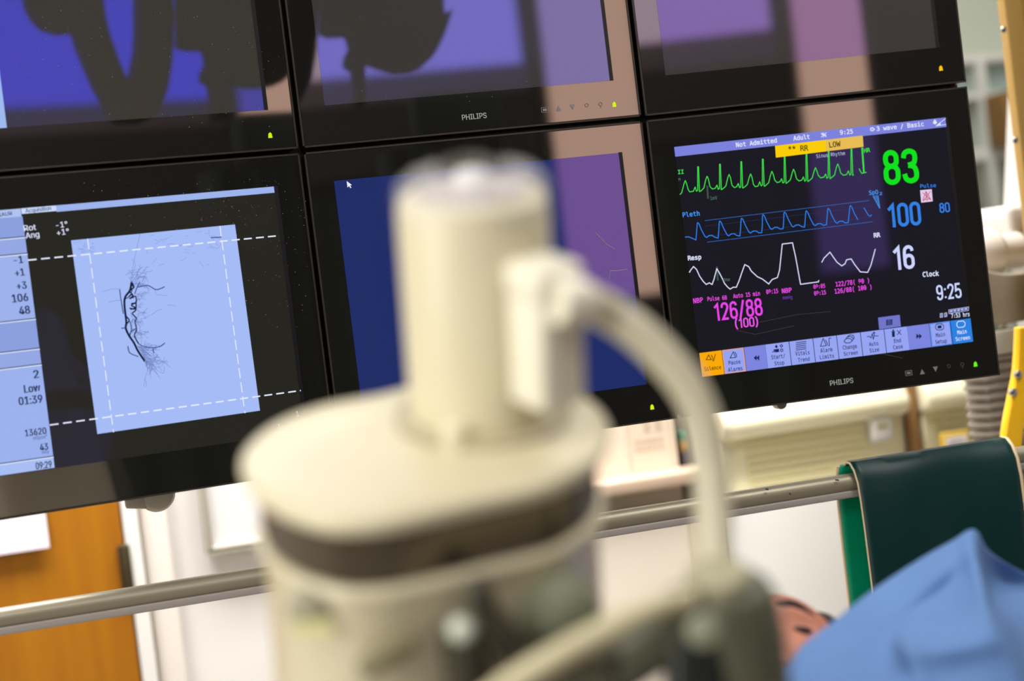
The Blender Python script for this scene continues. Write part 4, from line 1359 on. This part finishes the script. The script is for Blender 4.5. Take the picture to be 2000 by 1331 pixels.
# dark coupling at the lower right with its arm and a beige tube
M_cpl = mat('coupling_sage', (88, 90, 72), 0.42)
cq = atd(1428, 1175, 0.93)
cpl = thing('hose_coupling', 'dark grey-green coupling at the lower end of the cream hose', 'coupling', cq - U * 0.3)
UC = (U + RGT * 0.0 - RGT * 0.07).normalized()
base = cq - UC * 0.17
wlink('barrel', MB().lathe([(0.030, 0), (0.031, 0.10), (0.029, 0.15), (0.026, 0.172), (0.022, 0.180), (0.012, 0.182)], base, UC, 40), M_cpl, cpl)
wlink('end_ring', MB().lathe([(0.0175, 0.176), (0.0185, 0.181), (0.0185, 0.188), (0.016, 0.190), (0.011, 0.190)], base - RGT * 0.006, UC, 36), mat('coupling_rim', (164, 160, 132), 0.4), cpl)
wlink('side_screw', MB().lathe([(0.009, 0), (0.009, 0.004), (0.006, 0.006)], atd(1372, 1232, 0.89), -FWD, 24), mat('screw_sage', (140, 146, 122), 0.35), cpl)
wlink('side_arm', MB().tube(spl([atd(1130, 1345, 0.94), atd(1200, 1296, 0.935), atd(1290, 1240, 0.93), atd(1352, 1200, 0.93), atd(1400, 1215, 0.94)], 6), [0.022] * 6 + [0.019] * 12 + [0.017] * 7, 24), M_cpl, cpl)
wlink('lower_block', MB().tri_box(atd(1310, 1420, 0.91), RGT * 0.03 + UPV * 0.004, UPV * 0.052, FWD * 0.05), mat('block_black', (34, 38, 36), 0.4), cpl, bevel=0.006)
qf = base
wlink('stand', MB().lathe([(0.045, 0.0), (0.045, 0.02), (0.02, 0.03), (0.018, qf.z + 0.01)], (qf.x, qf.y, 0), (0, 0, 1), 28), M_cpl, cpl)
tb = [(930, 1390, 0.86), (1000, 1335, 0.86), (1075, 1290, 0.865), (1150, 1248, 0.875), (1225, 1210, 0.885), (1290, 1182, 0.90), (1345, 1172, 0.915)]
o = link('beige_tube', MB().tube(spl([atd(*q) for q in tb], 8), 0.0072, 20), mat('tube_beige', (206, 198, 162), 0.4), None)
tag(o, 'slanting beige tube in front of the X-ray head, above the dark coupling arm', 'tube')

# ------------------------------------------------------------------ patient, table and drape
F = (-FWD * 0.36 + V((0, 0, 0.90)) - RGT * 0.10)
UPH = (FWD * 0.95 + V((0, 0, 0.3)) + RGT * 0.2)                                   # crown
F = F.normalized()                                                     # where the face looks
UPH = (UPH - F * UPH.dot(F)).normalized()
SD = UPH.cross(F).normalized()                                         # the side turned to us
hc = atd(1560, 1230, 1.5) - SD * 0.032 - F * 0.078
table = thing('treatment_table', 'padded treatment table under the patient, below the frame', 'table', (hc.x - 0.3, hc.y, 0))
tzz = hc.z - 0.42
wlink('mattress', MB().box(hc.x - 0.2, hc.x + 0.40, hc.y - 0.45, hc.y + 0.2, tzz - 0.06, tzz), mat('mattress_dark', (40, 44, 52), 0.6), table, bevel=0.02)
wlink('pedestal', MB().box(hc.x - 0.05, hc.x + 0.2, hc.y - 0.05, hc.y + 0.15, 0, tzz - 0.06), M_white_pl, table, bevel=0.01)
wlink('headrest', MB().box(hc.x - 0.12, hc.x + 0.12, hc.y - 0.06, hc.y + 0.16, tzz, hc.z - 0.112), mat('headrest_white', (220, 220, 220), 0.7), table, bevel=0.015)
person = thing('person', 'person lying behind the blue drape, only brow and closed eye in view', 'person', hc)


def gs(x, z, cx, cz, sx, sz):
    return math.exp(-((x - cx) / sx) ** 2 - ((z - cz) / sz) ** 2)


def hpt(x, y, z):
    return hc + SD * x - F * y + UPH * z


rows = []
NT, NP = 60, 44
for j in range(NP + 1):
    ph = PI * j / NP
    rw = []
    for i in range(NT):
        th_ = 2 * PI * i / NT
        x = 0.076 * math.sin(ph) * math.sin(th_)
        y = -0.096 * math.sin(ph) * math.cos(th_)
        z = 0.112 * math.cos(ph)
        if z < 0:
            x *= 1 - 0.30 * (z / 0.112) ** 2
            y = y * (1 - 0.10 * (z / 0.112) ** 2) if y < 0 else y * (1 - 0.45 * (z / 0.112) ** 2)
        if y < 0:
            y -= 0.022 * gs(x, z, 0, -0.028, 0.012, 0.013) + 0.012 * gs(x, z, 0, -0.005, 0.009, 0.03)
            y -= 0.006 * gs(x, z, 0.032, 0.020, 0.022, 0.008) + 0.006 * gs(x, z, -0.032, 0.020, 0.022, 0.008)
            y += 0.010 * gs(x, z, 0.032, 0.0, 0.017, 0.012) + 0.010 * gs(x, z, -0.032, 0.0, 0.017, 0.012)
            y -= 0.007 * gs(x, z, 0, -0.056, 0.022, 0.006) + 0.007 * gs(x, z, 0, -0.068, 0.02, 0.006)
            y += 0.004 * gs(x, z, 0, -0.062, 0.024, 0.003)
            y -= 0.008 * gs(x, z, 0, -0.095, 0.02, 0.014)
        rw.append(hpt(x, y, z))
    rows.append(rw)
# neck and shoulders go on from the underside of the head as one skin
body = MB().rings(rows, False, False)
skin = mat('skin', (198, 128, 104), 0.5, noise=0.08, nscale=40)
nk = []
bd_ = (-FWD * 0.85 + RGT * 0.35 + V((0, 0, -0.42))).normalized()
nrm = bd_
for t, rx, rz_ in ((0.02, 0.055, 0.055), (0.07, 0.056, 0.056), (0.13, 0.06, 0.06), (0.17, 0.10, 0.08), (0.21, 0.17, 0.10), (0.30, 0.18, 0.09), (0.42, 0.17, 0.085), (0.5, 0.15, 0.07)):
    c_ = hpt(0, 0.02, -0.06) + bd_ * t - V((0, 0, 0.03))
    sa = bd_.cross(V((0, 0, 1))).normalized()
    sb = sa.cross(bd_).normalized()
    nk.append([c_ + sa * (rx * math.cos(2 * PI * k / 40)) + sb * (rz_ * math.sin(2 * PI * k / 40)) for k in range(40)])
body.rings(nk, True, True)
bo = wlink('body', body, skin, person, smooth=80)
rm = bo.modifiers.new('one_skin', 'REMESH')
rm.mode = 'VOXEL'
rm.voxel_size = 0.0035
rm.use_smooth_shade = True
# hair, brows, eyes, ear
hr_rows = []
for j in range(18):
    ph = 0.02 + (PI * 0.62) * j / 17
    rw = []
    for i in range(49):
        th_ = math.radians(62) + math.radians(236) * i / 48
        k = 1.05
        rw.append(hpt(k * 0.076 * math.sin(ph) * math.sin(th_), -k * 0.096 * math.sin(ph) * math.cos(th_), k * 0.112 * math.cos(ph) + 0.002))
    hr_rows.append(rw)
wlink('hair', MB().grid(hr_rows), mat('dark_hair', (38, 26, 24), 0.6, noise=0.3, nscale=90), person, solid=0.008)
for sg in (-1, 1):
    wlink('eyebrow', MB().tube([hpt(sg * (0.014 + 0.0045 * k), -0.0935 + 0.00042 * k * k, 0.019 + 0.004 * math.sin(PI * k / 8)) for k in range(9)], [0.002, 0.004, 0.005, 0.005, 0.005, 0.0046, 0.004, 0.003, 0.001], 10), mat('brow_hair', (40, 24, 24), 0.7), person)
    wlink('eyelid_line', MB().tube([hpt(sg * (0.020 + 0.004 * k), -0.0790 + 0.0004 * (k - 3) ** 2, -0.001 - 0.003 * math.sin(PI * k / 6)) for k in range(7)], [0.001, 0.003, 0.004, 0.0045, 0.004, 0.003, 0.001], 8), mat('lash', (34, 18, 22), 0.7), person)
    er = []
    for t, r in ((0, 0.016), (0.004, 0.019), (0.009, 0.017), (0.007, 0.010)):
        er.append([hpt(sg * (0.074 + t), 0.012 + r * 0.62 * math.cos(a) + t * 0.5, -0.008 + r * 1.5 * math.sin(a)) for a in [2 * PI * k / 20 for k in range(20)]])
    wlink('ear', MB().rings(er), skin, person)
wlink('mouth', MB().tube([hpt(0.024 * (k - 4) / 4, -0.094 + 0.0009 * (k - 4) ** 2 * 0.6, -0.062) for k in range(9)], [0.0006, 0.0012, 0.0018, 0.0022, 0.0022, 0.0022, 0.0018, 0.0012, 0.0006], 8), mat('lip', (150, 76, 74), 0.5), person)

# blue sheet tented in front of the patient: control net of (spot, distance)
NET = [
    [(1395, 1480, 1.24), (1470, 1385, 1.26), (1530, 1318, 1.28), (1568, 1262, 1.31), (1632, 1212, 1.36), (1700, 1158, 1.42), (1790, 1098, 1.46), (1860, 1058, 1.48), (1902, 1036, 1.49), (1926, 1072, 1.53), (1962, 1098, 1.58), (2030, 1135, 1.62), (2110, 1180, 1.66)],
    [(1440, 1500, 1.20), (1520, 1410, 1.21), (1590, 1340, 1.23), (1640, 1290, 1.26), (1700, 1240, 1.32), (1752, 1195, 1.37), (1820, 1135, 1.42), (1868, 1095, 1.44), (1905, 1072, 1.44), (1924, 1120, 1.52), (1960, 1142, 1.585), (2030, 1165, 1.60), (2110, 1205, 1.62)],
    [(1500, 1520, 1.17), (1590, 1430, 1.17), (1660, 1370, 1.19), (1720, 1310, 1.235), (1745, 1240, 1.315), (1790, 1200, 1.36), (1850, 1165, 1.40), (1885, 1140, 1.40), (1915, 1125, 1.39), (1932, 1160, 1.48), (1962, 1166, 1.50), (2030, 1178, 1.49), (2110, 1225, 1.50)],
    [(1560, 1540, 1.14), (1660, 1450, 1.14), (1735, 1395, 1.16), (1770, 1320, 1.20), (1770, 1270, 1.215), (1810, 1262, 1.225), (1860, 1252, 1.23), (1905, 1238, 1.235), (1936, 1222, 1.245), (1955, 1215, 1.30), (1980, 1222, 1.36), (2040, 1250, 1.40), (2120, 1290, 1.44)],
    [(1620, 1570, 1.11), (1725, 1480, 1.12), (1790, 1430, 1.14), (1815, 1370, 1.16), (1822, 1330, 1.19), (1860, 1318, 1.20), (1905, 1305, 1.205), (1945, 1300, 1.21), (1978, 1295, 1.22), (2000, 1300, 1.26), (2030, 1310, 1.30), (2080, 1330, 1.34), (2140, 1360, 1.38)],
    [(1700, 1640, 1.09), (1790, 1560, 1.10), (1840, 1520, 1.11), (1880, 1480, 1.12), (1900, 1450, 1.13), (1930, 1440, 1.14), (1960, 1430, 1.15), (1990, 1425, 1.16), (2020, 1420, 1.17), (2050, 1420, 1.2), (2080, 1430, 1.24), (2120, 1440, 1.28), (2170, 1460, 1.32)]]
rowsA = [spl([atd(*q) for q in r], 5) for r in NET]
ncol = len(rowsA[0])
colsB = [spl([rowsA[i][j] for i in range(len(rowsA))], 6) for j in range(ncol)]
dr = link('blue_drape', MB().grid(colsB), mat('drape_blue', (92, 128, 182), 0.8, spec=0.3, noise=0.05, nscale=14), None, smooth=180, solid=0.0016)
tag(dr, 'crumpled light blue surgical drape tented in the lower right corner', 'drape')

# ------------------------------------------------------------------ behind the camera: what the dark glass mirrors
YR = -4.2
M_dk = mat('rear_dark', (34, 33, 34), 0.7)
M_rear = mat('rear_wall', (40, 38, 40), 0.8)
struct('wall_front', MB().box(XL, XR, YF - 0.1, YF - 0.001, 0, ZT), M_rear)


def lit(name, col, k):
    return glow(col, k)


# added glowing panels, not real openings, for bright patches mirrored beside a grey ledge
mauve_panel = struct('glow_panel_mauve', MB().box(0.2, 1.97, YF, YF + 0.02, 2.47, 2.94), lit('mauve_glow', (196, 176, 196), 4.1))
struct('trim_6', MB().box(0.2, 1.97, YF, YF + 0.10, 2.355, 2.465), mat('sill_mauve', (164, 148, 162), 0.6), bevel=0.01)
struct('trim_9', MB().box(0.2, 1.97, YF, YF + 0.12, 2.08, 2.353), mat('ledge_grey', (62, 58, 62), 0.6), bevel=0.01)
struct('trim_7', MB().box(1.995, 2.035, YF, YF + 0.10, 0, 2.95), M_dk, bevel=0.005)
struct('glow_panel_pink', MB().box(2.06, 2.44, YF, YF + 0.02, 1.52, 2.94), lit('pink_glow', (206, 172, 152), 4.9))
struct('trim_8', MB().box(2.445, 2.5, YF, YF + 0.08, 0, 2.95), M_dk, bevel=0.005)
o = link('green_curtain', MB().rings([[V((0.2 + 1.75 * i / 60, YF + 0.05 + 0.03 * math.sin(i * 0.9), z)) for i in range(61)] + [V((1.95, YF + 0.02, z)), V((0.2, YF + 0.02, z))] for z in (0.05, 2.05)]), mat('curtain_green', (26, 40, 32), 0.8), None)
tag(o, 'dark green curtain seen as a dim reflection in the middle monitors', 'curtain')


def silhouette(pts, c, Y):
    return [refl(x, y, c, Y) for x, y in pts]


zz1 = lambda P: [(a * 0.3103, b * 0.3103) for a, b in P]
carm = thing('c_arm_ring', 'black C-shaped gantry ring mirrored in the upper left screen', 'x-ray machine', (0.6, -1.2, 2.2))
left = zz1([(170, -120), (190, 0), (230, 90), (300, 160), (400, 190), (490, 180), (520, 280), (570, 400), (630, 540), (690, 640), (745, 740), (790, 760), (930, 755), (960, 720), (860, 560), (820, 545), (760, 400), (710, 260), (690, 200), (665, 80), (655, 0), (655, -120)])
right = zz1([(890, -120), (890, 0), (892, 180), (885, 300), (860, 420), (840, 510), (818, 548), (850, 600), (930, 755), (1000, 700), (1040, 610), (1060, 560), (1085, 400), (1090, 320), (1100, 100), (1090, 0), (1085, -120)])
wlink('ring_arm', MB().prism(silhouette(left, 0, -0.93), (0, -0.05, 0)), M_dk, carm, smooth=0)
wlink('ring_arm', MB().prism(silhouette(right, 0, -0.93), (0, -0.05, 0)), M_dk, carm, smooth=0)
zz2 = lambda P: [(540 + a * 0.3607, b * 0.3607) for a, b in P]
lamp = thing('overhead_lamp', 'dark hanging lamp head on a stem mirrored in the upper middle screen', 'lamp', (0.8, -1.1, 2.3))
head_ = zz2([(246, -150), (250, 30), (245, 165), (290, 185), (385, 180), (400, 215), (405, 250), (380, 300), (378, 345), (420, 372), (430, 440), (440, 560), (480, 560), (480, 420), (482, 345), (505, 335), (560, 355), (650, 375), (740, 368), (800, 350), (840, 315), (870, 270), (905, 200), (930, 130), (955, 50), (910, 70), (905, 0), (905, -150)])
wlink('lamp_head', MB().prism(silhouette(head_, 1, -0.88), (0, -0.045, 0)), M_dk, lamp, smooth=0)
top_ = [refl(800, -52, 1, -0.9), refl(700, -52, 1, -0.9)]
wlink('stem', MB().tube([(top_[0].x - 0.05, -0.9, top_[0].z - 0.02), (top_[0].x - 0.05, -0.9, 2.99)], 0.03), M_dk, lamp)
ct = thing('reflection_blocker', 'dark green gowns added out of view to darken reflections in the lower monitors', 'rack', (0.92, -1.25, 0))  # unseen blocker shaped to darken what the monitors mirror, no real rack
wlink('blocker', MB().rings([[V((0.79 + 0.25 * i / 24, -1.22 + 0.012 * math.sin(i * 1.7), z)) for i in range(25)] + [V((1.04, -1.30, z)), V((0.79, -1.30, z))] for z in (0.6, 1.2, 1.88)]), mat('blocker_green', (30, 44, 36), 0.8), ct)
wlink('hood', MB().box(0.862, 1.05, -1.29, -1.21, 1.881, 1.99), mat('blocker_green', (30, 44, 36), 0.8), ct, bevel=0.02)  # taller dark piece added to block a pink reflection
wlink('pole', MB().box(0.9, 0.93, -1.275, -1.245, 0, 1.93).box(0.8, 1.03, -1.36, -1.16, 0, 0.03), M_dk, ct)
o = thing('dark_blocker', 'wide dark panel added out of view to darken reflections in the right-hand monitors', 'screen', (2.15, -2.6, 0))  # unseen panel added to narrow the light strip the glass mirrors
wlink('panel', MB().box(1.895, 2.4, -2.605, -2.595, 0.1, 2.7), M_dk, o)
wlink('foot', MB().box(1.895, 2.4, -2.74, -2.46, 0, 0.1), M_dk, o)
ta, tb_ = silhouette(left, 0, -0.93)[0], silhouette(right, 0, -0.93)[-1]
wlink('yoke', MB().box(ta.x, tb_.x, -0.98, -0.93, ta.z - 0.01, ta.z + 0.06).tube([((ta.x + tb_.x) / 2, -0.955, ta.z + 0.05), ((ta.x + tb_.x) / 2, -0.955, 2.99)], 0.03), M_dk, carm)
